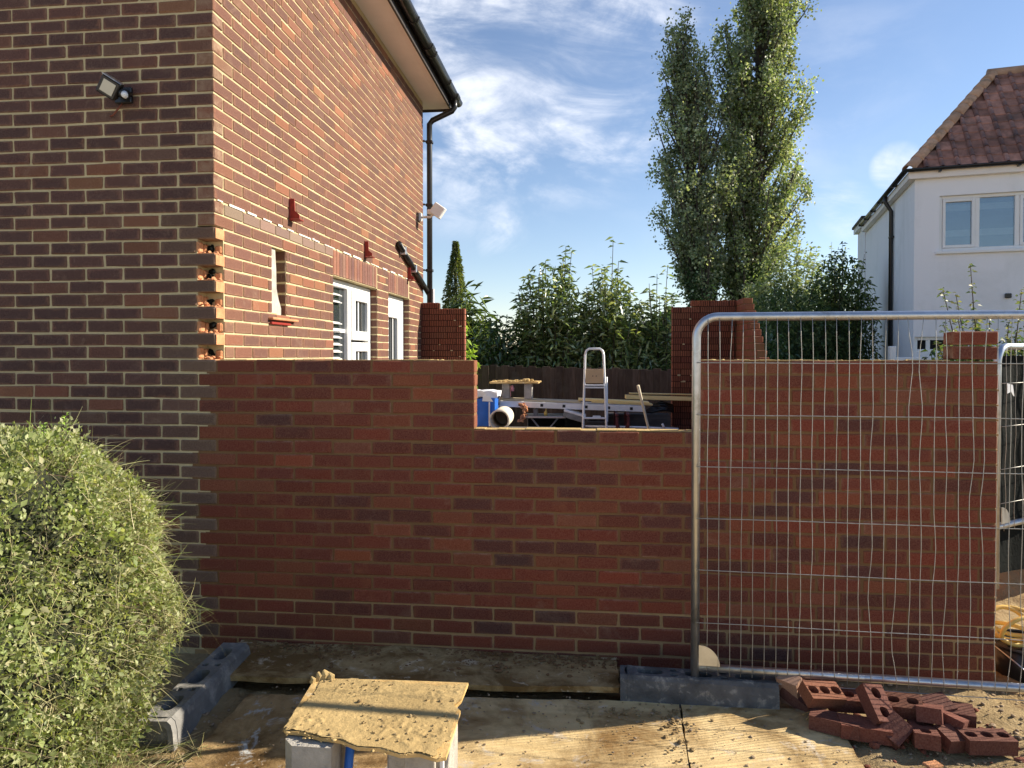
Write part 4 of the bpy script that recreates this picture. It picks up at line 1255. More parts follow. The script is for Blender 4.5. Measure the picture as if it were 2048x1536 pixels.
loose_brick('loose brick slab tilted towards the big holed brick', (1.49, 3.27, .062), 62, -6, 16, .18, 0, RB)
loose_brick('upright half brick at the far right of the heap', (1.635, 3.34, .035), -16, 8, 0, .13, 0, RD)
loose_brick('reddish loose brick half hidden behind the big holed brick', (1.60, 3.30, .022), 50, 10, 12, .20, 0, RB)
loose_brick('broken brick end lying low at the front of the heap', (1.515, 3.185, .004), 20, 14, 5, .09, 0, RD)
loose_brick('whole brick with three holes lying flat at the right front', (1.665, 3.17, .004), 6, 2, 1, .215, 3, RD)
loose_brick('dark brick end wedged between the fence foot and the heap', (.975, 3.47, .03), -30, 20, 30, .16, 0, (.12, .04, .035))
m = MB()
for _ in range(170):
    x, y = rnd.uniform(.92, 1.85), 3.30 + rnd.gauss(0, .10); r = abs(rnd.gauss(0, .008)) + .003
    rock(m, (x, y, soil_h(x, y) + r * .4), r, .8)
stuff(tag(m.build('brick_chips', 'brick_chip'), 'red brick chips and fragments lying among the loose bricks', 'brick chips'))
m = MB(); m.bbox((-.03, -.022, 0), (.04, .02, .010), .004, Matrix.Translation((1.38, 3.02, .0)) @ Matrix.Rotation(R(20), 4, 'Z')); o = tag(m.build('brick_flake', 'brick_inside'), 'flat brick flake lying alone on the soil', 'brick flake')

# ------------------------------------------------------------------ right of the wall: covered fence, hose, bin
t2 = fence_panel('second fence panel with dark sheeting, seen past the right end of the wall', (2.36, 4.42, 0), R(36), 3.0, .66, 1.715, .3, [1.5, 1.25, 1.0, .8], .11, seed=9, tilt=R(0))
m = MB()
n = 24
v = [(.03 + 2.9 * i / n, .03 + .02 * math.sin(i * 1.3), z) for z in (.35, .9, 1.3, 1.66) for i in range(n + 1)]
v += [(x, y + .004, z) for x, y, z in v]
k = 4 * (n + 1)
m.add(v, [(r_ * (n + 1) + i, r_ * (n + 1) + i + 1, (r_ + 1) * (n + 1) + i + 1, (r_ + 1) * (n + 1) + i) for r_ in range(3) for i in range(n)] + [(k + r_ * (n + 1) + i, k + (r_ + 1) * (n + 1) + i, k + (r_ + 1) * (n + 1) + i + 1, k + r_ * (n + 1) + i + 1) for r_ in range(3) for i in range(n)])
m.build('dark_sheet', 'dark_sheet', t2)
m = MB(); m.add([(.05, -.03, 1.50), (.10, -.035, 1.49), (.13, -.03, 1.42), (.09, -.032, 1.45), (.05, -.03, 1.44)], [(0, 1, 2, 3, 4)]); m.add([(.05, -.027, 1.50), (.10, -.032, 1.49), (.13, -.027, 1.42), (.09, -.029, 1.45), (.05, -.027, 1.44)], [(4, 3, 2, 1, 0)]); m.build('plastic_tie', 'white_plastic', t2)
bin_ = thing('black_tub', 'black plastic tub at the right end of the new wall', 'tub', (2.30, 4.0, -.05))
m = MB(); rb = .17
m.tube([(2.30, 4.0, -.06), (2.30, 4.0, .14)], [rb * .86, rb], 24); m.build('tub_body', 'black_plastic', bin_)
m = MB(); m.tube([Vector((2.30 + (rb + .004) * math.cos(a), 4.0 + (rb + .004) * math.sin(a), .145)) for a in [2 * math.pi * i / 28 for i in range(28)]], .008, 6, closed=True); m.build('tub_rim', 'black_plastic', bin_)
m = MB(); m.tube([(2.13, 3.98, .13)] + [(2.13 + .34 * i / 10, 3.80 - .03 * math.sin(i * .31), .13 - .13 * math.sin(math.pi * i / 10)) for i in range(1, 10)] + [(2.47, 3.98, .13)], .004, 6); m.build('tub_handle', 'steel', bin_)
def loop(c, rx, rz, n, tilt, ph=0.0):
    return [Vector((c[0] + rx * math.cos(a + ph), c[1] + tilt * math.sin(a * 1.0) , c[2] + rz * math.sin(a + ph))) for a in [2 * math.pi * i / n for i in range(n)]]
hose = thing('yellow_hose', 'coil of yellow hose hanging over the black tub', 'hose', (2.25, 4.0, .15))
for i, (c, a, b, tl, ph) in enumerate([((2.21, 3.99, .235), .095, .075, .07, 0), ((2.24, 4.02, .25), .12, .06, .05, .5), ((2.27, 3.97, .22), .14, .085, -.06, 1.0), ((2.20, 4.0, .20), .08, .05, .08, 2.0)]):
    m = MB(); m.tube(loop(c, a, b, 30, tl, ph), .011, 8, closed=True); m.build('hose_turn', 'hose_yellow', hose)

# ------------------------------------------------------------------ things inside the extension
def ladder_platform():
    ang = math.atan2(-.055, 1.87)
    t = thing('ladder', 'aluminium ladder laid flat as a working platform, square rung ends showing', 'ladder', (-1.45, 8.0, 1.118), (0, -ang, 0), local=True)
    L = 2.06
    for y in (0, .36):
        m = MB(); m.bbox((0, y, -.033), (L, y + .026, .033), .004); st = m.build('stile', 'alu', t)
        x = .16
        while x < L:
            if y == 0:
                q = MB(); q.box((x - .016, y - .003, -.015), (x + .016, y + .002, .016)); q.build('rung_end', 'logo_black', st)
            x += .25
    x = .16
    while x < L:
        m = MB(); m.bbox((x - .014, .026, -.014), (x + .014, .36, .014), .003); m.build('rung', 'alu', t); x += .25
ladder_platform()
bd = MB(); bd.bbox((-1.48, 8.04, 0), (-.10, 8.30, .022), .003); o = bd.build('scaffold_board', 'timber_pale', None, (0, 0, 1.192)); tag(o, 'pale timber board lying along the ladder platform under the small table', 'board')
o.rotation_euler = (0, R(1.68), 0); o.location = (0, 0, 1.111)
st = thing('small_mortar_table', 'small table of a mortar-covered board on two blocks', 'table', (-.85, 8.15, 1.17))
m = MB(); m.bbox((-1.135, 7.98, 1.335), (-.575, 8.42, 1.355), .004); m.build('board', 'spot_board', st)
m = MB()
for _ in range(70):
    x = rnd.uniform(-1.12, -.62); y = rnd.uniform(7.99, 8.3); r = rnd.uniform(.008, .016); m.bbox((x - r * 1.5, y - r, 1.354), (x + r * 1.5, y + r, 1.354 + r * rnd.uniform(.5, 1.5)), r * .4)
for _ in range(14):
    x = rnd.gauss(-.72, .025); y = rnd.uniform(8.0, 8.1); r = rnd.uniform(.012, .022); m.bbox((x - r, y - r, 1.354), (x + r, y + r, 1.37 + r), r * .4)
stuff(m.build('mortar_lumps', 'mortar_wet', st))
m = MB(); m.bbox((-1.0, 8.05, 1.165), (-.915, 8.2, 1.334), .005); m.build('block_leg', 'concrete', st)
m = MB(); m.bbox((-.745, 8.05, 1.158), (-.655, 8.2, 1.334), .005); m.build('block_leg', 'concrete', st)
# stepladder
sl_ = thing('stepladder', 'tall aluminium stepladder with a tan top step and hoop handle', 'stepladder', (.06, 7.7, -.02))
def yz(z): return 7.62 + (1.73 - z) * .0 + z * .10
xl = lambda z: -.095 + (z) * .026
xr = lambda z: .215 - (z) * .042
pts = [(xl(0), yz(0), -.02), (xl(1.0), yz(1.0), 1.0), (xl(1.62), yz(1.62), 1.66)] + [(xl(1.62) + .012, yz(1.7), 1.705), (xl(1.62) + .04, yz(1.73), 1.727)] + [(xr(1.62) - .04, yz(1.73), 1.727), (xr(1.62) - .012, yz(1.7), 1.705), (xr(1.62), yz(1.62), 1.66), (xr(1.0), yz(1.0), 1.0), (xr(0), yz(0), -.02)]
MB().tube(pts, .0135, 10).build('hoop_frame', 'alu', sl_)
tp = MB(); tp.bbox((xl(1.4) + .012, yz(1.4) - .02, 1.355), (xr(1.4) - .012, yz(1.4) - .006, 1.51), .003); tpo = tp.build('top_step', 'cardboard', sl_)
for sx in (-1, 1):
    cx = (xl(1.4) + xr(1.4)) / 2 + sx * .010; m = MB(); m.prism([(0, 0), (sx * .012, .008), (sx * .012, -.008)] if sx > 0 else [(0, 0), (-.012, -.008), (-.012, .008)], .0015, Matrix(((1, 0, 0, cx), (0, 0, 1, yz(1.4) - .0218), (0, 1, 0, 1.432), (0, 0, 0, 1)))); m.build('bow_mark', 'logo_black', tpo)
for z in (1.30, 1.325, .97, .72, .47, .22):
    m = MB(); m.bbox((xl(z), yz(z) - .03, z), (xr(z), yz(z) + .03, z + .016), .003); m.build('step', 'alu', sl_)
for x0, x1 in ((-.10, -.06), (.22, .18)):
    m = MB(); m.tube([(x0 - .01, 8.1, -.02), (x1, 7.80, 1.42)], .011, 8); m.build('rear_leg', 'alu', sl_)
# steel trestle under the ladder
def trestle(label, x):
    t = thing('trestle', label, 'trestle', (x, 7.95, -.02))
    for sx in (-.07, .05):
        for y in (7.72, 8.34):
            m = MB(); m.bbox((x + sx - .014, y - .014, -.02), (x + sx + .014, y + .014, .995 if x > 0 else 1.05), .003); m.build('leg', 'rust_red', t)
    for y in (7.72,):
        m = MB()
        m.tube([(x - .07, y, .62), (x + .05, y, .95)], .009, 6); m.tube([(x - .07, y, .95), (x + .05, y, .62)], .009, 6); m.build('cross_brace', 'rust_red', t)
    z = .995 if x > 0 else 1.045
    for sx in (-.07, .05):
        m = MB(); m.bbox((x + sx - .016, 7.7, z + .005), (x + sx + .016, 8.36, z + .03), .003); m.build('top_bar', 'rust_red', t)
trestle('dark red steel trestle under the right end of the ladder platform', .36)
trestle('red steel trestle under the left end of the ladder platform', -1.30)
# timber on the platform
def plank(label, p0, p1, w, t, mat, name='timber_plank'):
    p0, p1 = Vector(p0), Vector(p1); d = p1 - p0
    m = MB(); m.bbox((0, 0, -t), (d.length, w, 0), .003)
    o = m.build(name, mat, None, p0); o.rotation_euler = (0, -math.asin(d.z / d.length), math.atan2(d.y, d.x)); return tag(o, label, 'plank')
plank('yellow timber plank across the platform beside the stepladder', (-.13, 8.03, 1.168), (.66, 8.04, 1.135), .2, .022, 'timber_fresh')
plank('second yellow plank lying just under the stepladder plank', (.02, 8.02, 1.142), (.70, 8.05, 1.112), .2, .018, 'timber_fresh')
plank('thick yellow timber plank running behind the brick pier', (.42, 8.38, 1.19), (1.6, 8.44, 1.16), .16, .045, 'timber_fresh')
plank('thin yellow plank on top of the thick one near the brick pier', (.47, 8.40, 1.215), (1.5, 8.5, 1.195), .12, .012, 'timber_fresh')
m = MB(); m.tube([(.495, 7.45, 1.345), (.535, 7.5, 1.19), (.585, 7.55, 1.0), (.66, 7.6, .70), (.78, 7.66, -.02)], [.016, .015, .014, .015, .018], 10); tag(m.build('tool_handle', 'timber_pale'), 'pale wooden tool handle leaning past the end of the ladder', 'tool')
for i in range(6):
    z = -.02 + i * .165
    o = plank('grey weathered sleeper in the stack behind the ladder, %s' % ['lowest', 'second from the ground', 'third from the ground', 'third from the top', 'second from the top', 'topmost'][i], (.10 + .10 * (i % 2), 8.40, z + .16), (.93, 8.40, z + .16), .24, .155, 'timber_grey', 'timber_sleeper')
    o['group'] = 'stack of grey sleepers'; o['category'] = 'sleeper'
m = MB()
for i in range(9):
    a = rnd.uniform(-.03, .03); z = .985 + i * .009
    m.tube([(.60 + .03 * i + .0, 8.42 + .012 * i, z + .01), (.72, 8.44 + .012 * i, z + .03 + a), (.84, 8.42 + .012 * i, z + .02 - a), (.97, 8.45 + .01 * i, z + .01)], [.012, .02, .02, .014], 6)
stuff(tag(m.build('black_sheeting', 'black_plastic'), 'crumpled shiny black plastic sheeting on the sleeper stack', 'sheeting'))
# blue pack, clay pipe, benches, odds and ends
bp = thing('blue_pack', 'tall blue and white plastic wrapped pack with a crumpled top', 'pack', (-1.13, 8.55, -.02))
def crumple(x0, x1, y0, y1, z0, z1, seed, amp, n=12):
    m = MB(); k = 0
    def P(u, v, w): 
        x, y, z = x0 + (x1-x0)*u, y0 + (y1-y0)*v, z0 + (z1-z0)*w
        q = mnoise.noise_vector(Vector((x*9+seed, y*9, z*7))) * amp; return (x + q.x, y + q.y, z + q.z)
    for fn in (lambda a, b: P(a, 0, b), lambda a, b: P(1, a, b), lambda a, b: P(1-a, 1, b), lambda a, b: P(0, 1-a, b), lambda a, b: P(a, b, 1)):
        v = [fn(i/n, j/n) for j in range(n+1) for i in range(n+1)]
        m.add(v, [(j*(n+1)+i, j*(n+1)+i+1, (j+1)*(n+1)+i+1, (j+1)*(n+1)+i) for j in range(n) for i in range(n)])
    return m
crumple(-1.215, -1.02, 7.62, 7.93, -.02, 1.19, 1, .012).build('pack_body', 'blue_plastic', bp)
crumple(-1.30, -1.222, 7.62, 7.93, -.02, 1.05, 4, .010).build('pack_side', 'white_plastic', bp)
crumple(-1.29, -.995, 7.64, 7.9, 1.195, 1.265, 2, .03).build('crumpled_top', 'white_plastic', bp)
m = MB(); m.bbox((-1.09, 7.602, 0), (-1.075, 7.612, 1.15), .001); m.build('white_stripe', 'white_plastic', bp)
m = MB(); m.add([(-1.16, 7.60, 1.16), (-1.04, 7.60, 1.155), (-1.08, 7.605, 1.215), (-1.15, 7.605, 1.22)], [(0, 1, 2, 3)]); m.add([(-1.16, 7.604, 1.16), (-1.04, 7.604, 1.155), (-1.08, 7.609, 1.215), (-1.15, 7.609, 1.22)], [(3, 2, 1, 0)]); m.build('paper_label', 'upvc', bp)
bn = thing('timber_bench', 'low timber bench inside the extension carrying the clay pipe', 'bench', (-.8, 7.05, -.02))
m = MB(); m.bbox((-1.15, 6.85, .885), (-.35, 7.3, .92), .004); m.build('bench_top', 'timber_grey', bn)
for x in (-1.12, -.42):
    for y in (6.88, 7.22):
        m = MB(); m.bbox((x, y, -.02), (x + .05, y + .05, .884), .004); m.build('leg', 'timber_grey', bn)
ro, ri, L = .102, .086, .5
pc = Vector((-.885, 6.9, .92 + ro)); ax = Vector((-.02, .99, 0)).normalized(); sd = ax.cross(Vector((0, 0, 1)))
v = []; n = 28
for (d, r) in ((0, ro), (L, ro), (L, ri), (0, ri)):
    v += [pc + ax * d + (sd * math.cos(2*math.pi*i/n) + Vector((0, 0, 1)) * math.sin(2*math.pi*i/n)) * r for i in range(n)]
m = MB(); m.add(v, [(a*n + i, a*n + (i+1) % n, ((a+1) % 4)*n + (i+1) % n, ((a+1) % 4)*n + i) for a in range(4) for i in range(n)], True); m.add([pc + ax * (L * .97) + (sd * math.cos(2*math.pi*i/n) + Vector((0, 0, 1)) * math.sin(2*math.pi*i/n)) * (ri + .002) for i in range(n)], [tuple(range(n))])  # added disc closes the far end to keep sun out of the bore
tag(m.build('pipe_ring', 'clay_pipe'), 'short cream clay pipe with dark open end facing the camera', 'pipe')
bb = thing('folding_workbench', 'black folding workbench with slanting grey legs beyond the gap', 'workbench', (-.5, 8.2, -.02))
m = MB(); m.bbox((-.74, 8.0, .945), (-.27, 8.36, .97), .004); m.build('bench_top', 'steel', bb)
m = MB(); m.bbox((-.72, 8.25, .35), (-.29, 8.3, .94), .004); m.build('back_panel', 'dark_sheet', bb)
for a_, b_ in ((-.66, -.54), (-.36, -.48)):
    for y in (8.03,):
        m = MB(); m.tube([(a_, y, .944), (b_, y, .80), (b_ + (b_ - a_) * 3, y, -.02)], .010, 6); m.build('leg', 'lead_grey', bb)
for x in (-.72, -.29):
    m = MB(); m.tube([(x, 8.33, -.02), (x, 8.33, .944)], .012, 6); m.build('rear_leg', 'lead_grey', bb)
m = MB(); m.bbox((-.64, 8.05, .972), (-.59, 8.12, 1.05), .004); tag(m.build('glass_jar', 'lead_grey'), 'grey jar standing on the black workbench', 'jar')
m = MB(); m.tube([(-.50, 8.06, .971), (-.50, 8.06, 1.01), (-.495, 8.06, 1.03), (-.495, 8.06, 1.055)], [.02, .02, .008, .008], 10); tag(m.build('yellow_bottle', 'hose_yellow'), 'small yellow bottle on the black workbench', 'bottle')
gb = thing('toolbox', 'grey box with a white lid tipped beside the stepladder', 'box', (-.2, 7.95, .85))
mt = Matrix.Translation((-.285, 7.9, 1.03)) @ Matrix.Rotation(R(16), 4, 'Y')
m = MB(); m.bbox((0, 0, -.06), (.24, .25, .0), .006, mt); m.build('box_body', 'lead_grey', gb)
m = MB(); m.bbox((-.005, -.005, .001), (.245, .255, .025), .005, mt); m.build('box_lid', 'white_plastic', gb)
m = MB(); m.bbox((-.28, 7.98, -.02), (-.06, 8.28, .945), .01); tag(m.build('dark_crate', 'dark_sheet'), 'dark crate under the tipped grey box', 'crate')
m = MB()
for i in range(8): m.tube([(-.02 + .02 * i, 7.95 + .01 * i, .93 + .012 * (i % 3)), (.08 + .02 * i, 7.97, .95 + .015 * (i % 2)), (.17, 7.95 + .02 * i, .935 + .01 * i)], .010, 6)
m.bbox((-.05, 7.85, .70), (.20, 8.1, .93), .01)
stuff(tag(m.build('scrap_pile', 'dark_trim'), 'heap of dark scrap and cables seen between the stepladder legs', 'scrap'))
m = MB(); m.bbox((.03, 7.9, .965), (.12, 7.96, .985), .006); m.bbox((-.0, 7.9, .955), (.03, 7.98, .965), .003); tag(m.build('white_rag', 'white_plastic'), 'white rag on the scrap heap between the stepladder legs', 'rag')
m = MB(); m.tube([(-.05, 7.75, .885), (.55, 7.8, .875), (.95, 7.8, .862)], .012, 8); m.tube([(.80, 7.78, .87), (.775, 7.78, .92)], .012, 8); tag(m.build('white_tube', 'white_plastic'), 'white plastic tube lying low behind the sill of the gap', 'tube')
m = MB(); m.bbox((.2, 7.83, -.02), (.95, 8.2, .85), .01); tag(m.build('board_stack', 'timber_grey'), 'stack of grey boards below the white tube', 'boards')
m = MB()
for i in range(60):
    z = rnd.uniform(.90, 1.11); x = -.755 + .03 * math.sin(z * 20) + rnd.uniform(-.03, .03); m.bbox((x - .012, 7.92 + rnd.uniform(-.03, .03), z), (x + .012, 7.93 + rnd.uniform(.0, .04), z + .016), .004)
stuff(tag(m.build('dried_mortar_strands', 'brick_inside'), 'brown dried drips hanging below the small mortar table', 'mortar'))
m = MB(); m.tube([(-.895, 8.0, 1.19), (-.895, 8.0, 1.31)], .004, 6); m.tube([(-.875, 8.0, 1.32), (-.872, 8.0, 1.28), (-.87, 8.0, 1.25)], [.006, .02, .016], 8); tag(m.build('pink_glove', 'pink_cloth'), 'pink glove hanging under the small mortar table', 'glove')

# ------------------------------------------------------------------ garden fence behind
gf = thing('board_fence', 'dark brown close boarded garden fence behind the building plot', 'fence', (0, 10.75, 0))
x = -4.2; i = 0
pm = MB(); pm.bbox((0, 0, 0), (.118, .018, 1.58), .003); fm = [pm.mesh('board')]
pm = MB(); v, f = bevel_box((0, 0, 0), (.112, .014, 1.565), .003); pm.add(v, f); fm.append(pm.mesh('board'))
while x < 7.5:
    top = 1.505 - (x + 1.7) * .022
    o = link('board', fm[i % 2], 'fence_wood', gf, (x, 10.7 + rnd.uniform(-.004, .004), top - 1.58 + rnd.uniform(-.008, .008)), (0, R(rnd.uniform(-.4, .4)), R(rnd.uniform(1, 5))))
    x += .102 + rnd.uniform(-.006, .006); i += 1
m = MB(); m.bbox((-4.2, 10.73, .3), (7.6, 10.77, .37), .004); m.build('rail', 'fence_wood', gf)
m = MB(); m.bbox((-4.2, 10.73, 1.1), (7.6, 10.77, 1.17), .004); m.build('rail', 'fence_wood', gf)

# ------------------------------------------------------------------ white house on the right
WR = R(-12.5)
wh = thing('white_house', 'white rendered house with hipped clay tile roof on the right', 'house', (5.89, 13.75, 0), (0, 0, WR), local=True)
# own coordinates: x along the front, y back, z up
ZE = 4.98
RW, DW = 7.0, 5.95
WIN = [(.40, 2.9, 3.53, 4.53), (.02, .85, 1.70, 1.985)]
m = MB()
for a, b, c, d in cells(0, RW, -.3, ZE, WIN): m.box((a, 0, c), (b, .25, d))
m.build('front_wall', 'render_white', wh)
m = MB(); m.box((0, .2501, -.3), (.25, DW, ZE)); m.box((RW - .25, .2501, -.3), (RW, DW, ZE)); m.box((.2501, DW - .25, -.3), (RW - .2501, DW, ZE)); m.build('side_wall', 'render_white', wh)
m = MB(); m.box((-.02, DW + .02, -.3), (3.0, DW + 1.35, 5.02)); exw = m.build('rear_extension', 'render_white', wh)
m = MB(); m.box((-.12, DW - .35, 5.03), (3.2, DW + 1.45, 5.17)); m.build('flat_roof_edge', 'upvc', exw)
m = MB(); m.box((-.16, DW - .39, 5.171), (3.2, DW + 1.49, 5.23)); m.build('flat_roof', 'dark_trim', exw)
def white_window(x0, x1, z0, z1, mull, glass, dark=False):
    m = MB()
    for q in (((x0, .06, z0), (x0 + .06, .13, z1)), ((x1 - .06, .06, z0), (x1, .13, z1)), ((x0 + .06, .06, z1 - .06), (x1 - .06, .13, z1)), ((x0 + .06, .06, z0), (x1 - .06, .13, z0 + .06))): m.bbox(*q, .006)
    for q in mull: m.bbox((q - .035, .06, z0 + .06), (q + .035, .13, z1 - .06), .006)
    w = m.build('window', 'upvc', wh)
    es = [x0 + .06] + [e for q in mull for e in (q - .035, q + .035)] + [x1 - .06]
    for i in range(0, len(es), 2):
        a, b = es[i], es[i + 1]
        if i != 2 and not dark:
            m = MB()
            for q in (((a + .002, .045, z0 + .062), (a + .05, .12, z1 - .062)), ((b - .05, .045, z0 + .062), (b - .002, .12, z1 - .062)), ((a + .05, .045, z1 - .11), (b - .05, .12, z1 - .062)), ((a + .05, .045, z0 + .062), (b - .05, .12, z0 + .11))): m.bbox(*q, .004)
            m.build('casement', 'upvc', w)
        m = MB(); m.box((a, .10, z0 + .06), (b, .106, z1 - .06)); m.build('pane', glass, w)
    return w
w1 = white_window(.40, 2.9, 3.53, 4.53, (1.01, 1.62, 2.25), 'glass_clear')
for i in range(8):
    m = MB(); m.box((.44, .16, 4.50 - (i + 1) * .115), (2.86, .164, 4.50 - i * .115 - .001)); m.build('blind_band', ['blind_dark', 'blind_pale', 'blind_dark', 'blind_dark'][i % 4], w1)
m = MB(); m.bbox((.34, -.06, 3.475), (2.96, .06, 3.525), .006); m.build('sill', 'upvc', w1)
w2 = white_window(.02, .85, 1.70, 1.985, (.25,), 'glass_black', True)
# roof: front and left slopes with a hip between them
TP = 1.22; AP = 1.66
def roof_z(d): return ZE + .03 + d * TP
OV = .12
m = MB()
m.add([(-OV, -OV, ZE + .0), (RW + OV, -OV, ZE), (RW + OV, DW + OV, ZE), (-OV, DW + OV, ZE), (AP, AP, ZE + (AP + OV) * TP), (RW, AP, ZE + (AP + OV) * TP), (RW, DW - AP, ZE + (AP + OV) * TP), (AP, DW - AP, ZE + (AP + OV) * TP)],
      [(0, 1, 5, 4), (1, 2, 6, 5), (2, 3, 7, 6), (3, 0, 4, 7), (4, 5, 6, 7), (3, 2, 1, 0)])
roof = m.build('roof', 'tile_clay', wh)
th = math.atan(TP); gauge, tw = .235, .25
def tile_mesh(w):
    m = MB(); L = gauge + .03
    v, f = bevel_box((0, 0, 0), (w, L, .030), .004); m.add(v, f)
    n = 6; r = .040
    v = [(.03 + r * math.cos(math.pi * i / n), y, .026 + r * math.sin(math.pi * i / n)) for y in (-.004, L) for i in range(n + 1)]
    m.add(v, [(i, i + 1, n + 2 + i, n + 1 + i) for i in range(n)] + [tuple(range(n + 1))], True)
    return m.mesh('tile')
tm = tile_mesh(tw - .008)
Mfront = Matrix.Translation((-OV, -OV, ZE + .012)) @ Matrix.Rotation(th, 4, 'X')
row = 0; s = 0.0
smax = (AP + OV) / math.cos(th)
while s < smax - .1:
    dpl = s * math.cos(th)               # run from the eave line
    x = math.ceil((dpl + .06) / tw) * tw
    cols = 0
    while x < 4.6:
        o = link('roof_tile', tm, 'tile_clay', roof); o.matrix_local = Mfront @ Matrix.Translation((x, s, .004 + .012)) @ Matrix.Rotation(R(-2.6), 4, 'X')
        x += tw
    s += gauge; row += 1
# tiles of the left slope seen edge-on at the hip only: a few rows
hp0 = Vector((-OV - .01, -OV - .01, ZE + .03)); hp1 = Vector((AP, AP, ZE + (AP + OV) * TP + .03)); hd_ = (hp1 - hp0)
nh = 11
ax = hd_.normalized(); sd = ax.cross(Vector((0, 0, 1))).normalized(); upv = sd.cross(ax)
hmv, hmf = [], []
n = 8; Lh = hd_.length / nh
for d, r in ((0, .125), (Lh * 1.08, .108)):
    hmv += [ax * d + sd * math.cos(math.pi * i / n) * r + upv * (math.sin(math.pi * i / n) * r - .02) for i in range(n + 1)]
for d, r in ((0, .105), (Lh * 1.08, .09)):
    hmv += [ax * d + sd * math.cos(math.pi * i / n) * r + upv * (math.sin(math.pi * i / n) * r - .02) for i in range(n + 1)]
k = n + 1
hmf = [(i, i + 1, k + i + 1, k + i) for i in range(n)] + [(2*k + i + 1, 2*k + i, 3*k + i, 3*k + i + 1) for i in range(n)] + [(i + 1, i, 2*k + i, 2*k + i + 1) for i in range(n)]
mm = MB(); mm.add(hmv, hmf, True); hmesh = mm.mesh('hip_tile')
for i in range(nh):
    link('hip_tile', hmesh, 'hip_clay', roof, hp0 + hd_ * (i / nh))
m = MB(); m.tube([(AP - .1, AP, ZE + (AP + OV) * TP + .02), (RW, AP, ZE + (AP + OV) * TP + .02)], .11, 12); m.build('ridge_tiles', 'hip_clay', roof)
# eaves trim and gutters
m = MB(); m.bbox((-OV - .0, -OV + .01, ZE - .13), (RW, -.002, ZE - .004), .004); m.bbox((-OV, -.0, ZE - .13), (-.002, DW - .1, ZE - .004), .004); m.build('eaves_board', 'soffit', wh)
m = MB(); m.add(*half_pipe((RW, -OV - .05, ZE + .035), (-OV - .08, -OV - .05, ZE + .035), .055), True); m.add(*half_pipe((-OV - .05, -OV - .08, ZE + .035), (-OV - .05, DW - .35, ZE + .035), .055), True); gw = m.build('gutter', 'black_plastic', wh)
for y in (1.0, 2.6, 3.6, 4.6, 5.5):
    m = MB(); m.bbox((-OV - .11, y, ZE - .03), (-OV + .01, y + .03, ZE + .03), .004); m.build('gutter_bracket', 'black_plastic', gw)
for x in (.35, 1.55):
    m = MB(); m.bbox((x, -OV - .10, ZE - .05), (x + .04, -OV + .01, ZE - .025), .004); m.build('gutter_bracket', 'black_plastic', gw)
m = MB(); m.tube([(-OV - .05, 2.0, ZE), (-OV - .05, 2.0, ZE - .12), (-.055, 2.0, ZE - .32), (-.055, 2.0, -.1)], .042, 10); dw = m.build('downpipe', 'black_plastic', wh)
for z in (4.1, 2.5):
    m = MB(); m.bbox((-.095, 1.93, z), (-.003, 2.07, z + .04), .004); m.build('pipe_clip', 'black_plastic', dw)
m = MB(); m.bbox((1.42, -.05, 2.66), (1.52, -.002, 2.74), .01); tag(link('wall_vent', m.mesh('wall_vent'), 'black_plastic'), 'small black vent on the white house wall', 'vent')
bpy.data.objects['wall_vent'].matrix_world = Matrix.Translation((5.89, 13.75, 0)) @ Matrix.Rotation(WR, 4, 'Z')

# ------------------------------------------------------------------ plants
def rvec(n, g=rng): return unit(g.normal(size=(n, 3)))
def limb_tree(name, label, base, limbs, trunk_r, leaf_args, mat='leaf_tree', cat='tree', group=None, crown='crown', bark='bark'):
    t = thing(name, label, cat, base, group=group)
    m = MB()
    for pts, r0, r1, n in limbs:
        k = len(pts); m.tube(pts, [r0 + (r1 - r0) * i / (k - 1) for i in range(k)], n, caps=False)
    m.build('trunk', bark, t)
    link(crown, leaves('leaves', *leaf_args), mat, t)
    return t

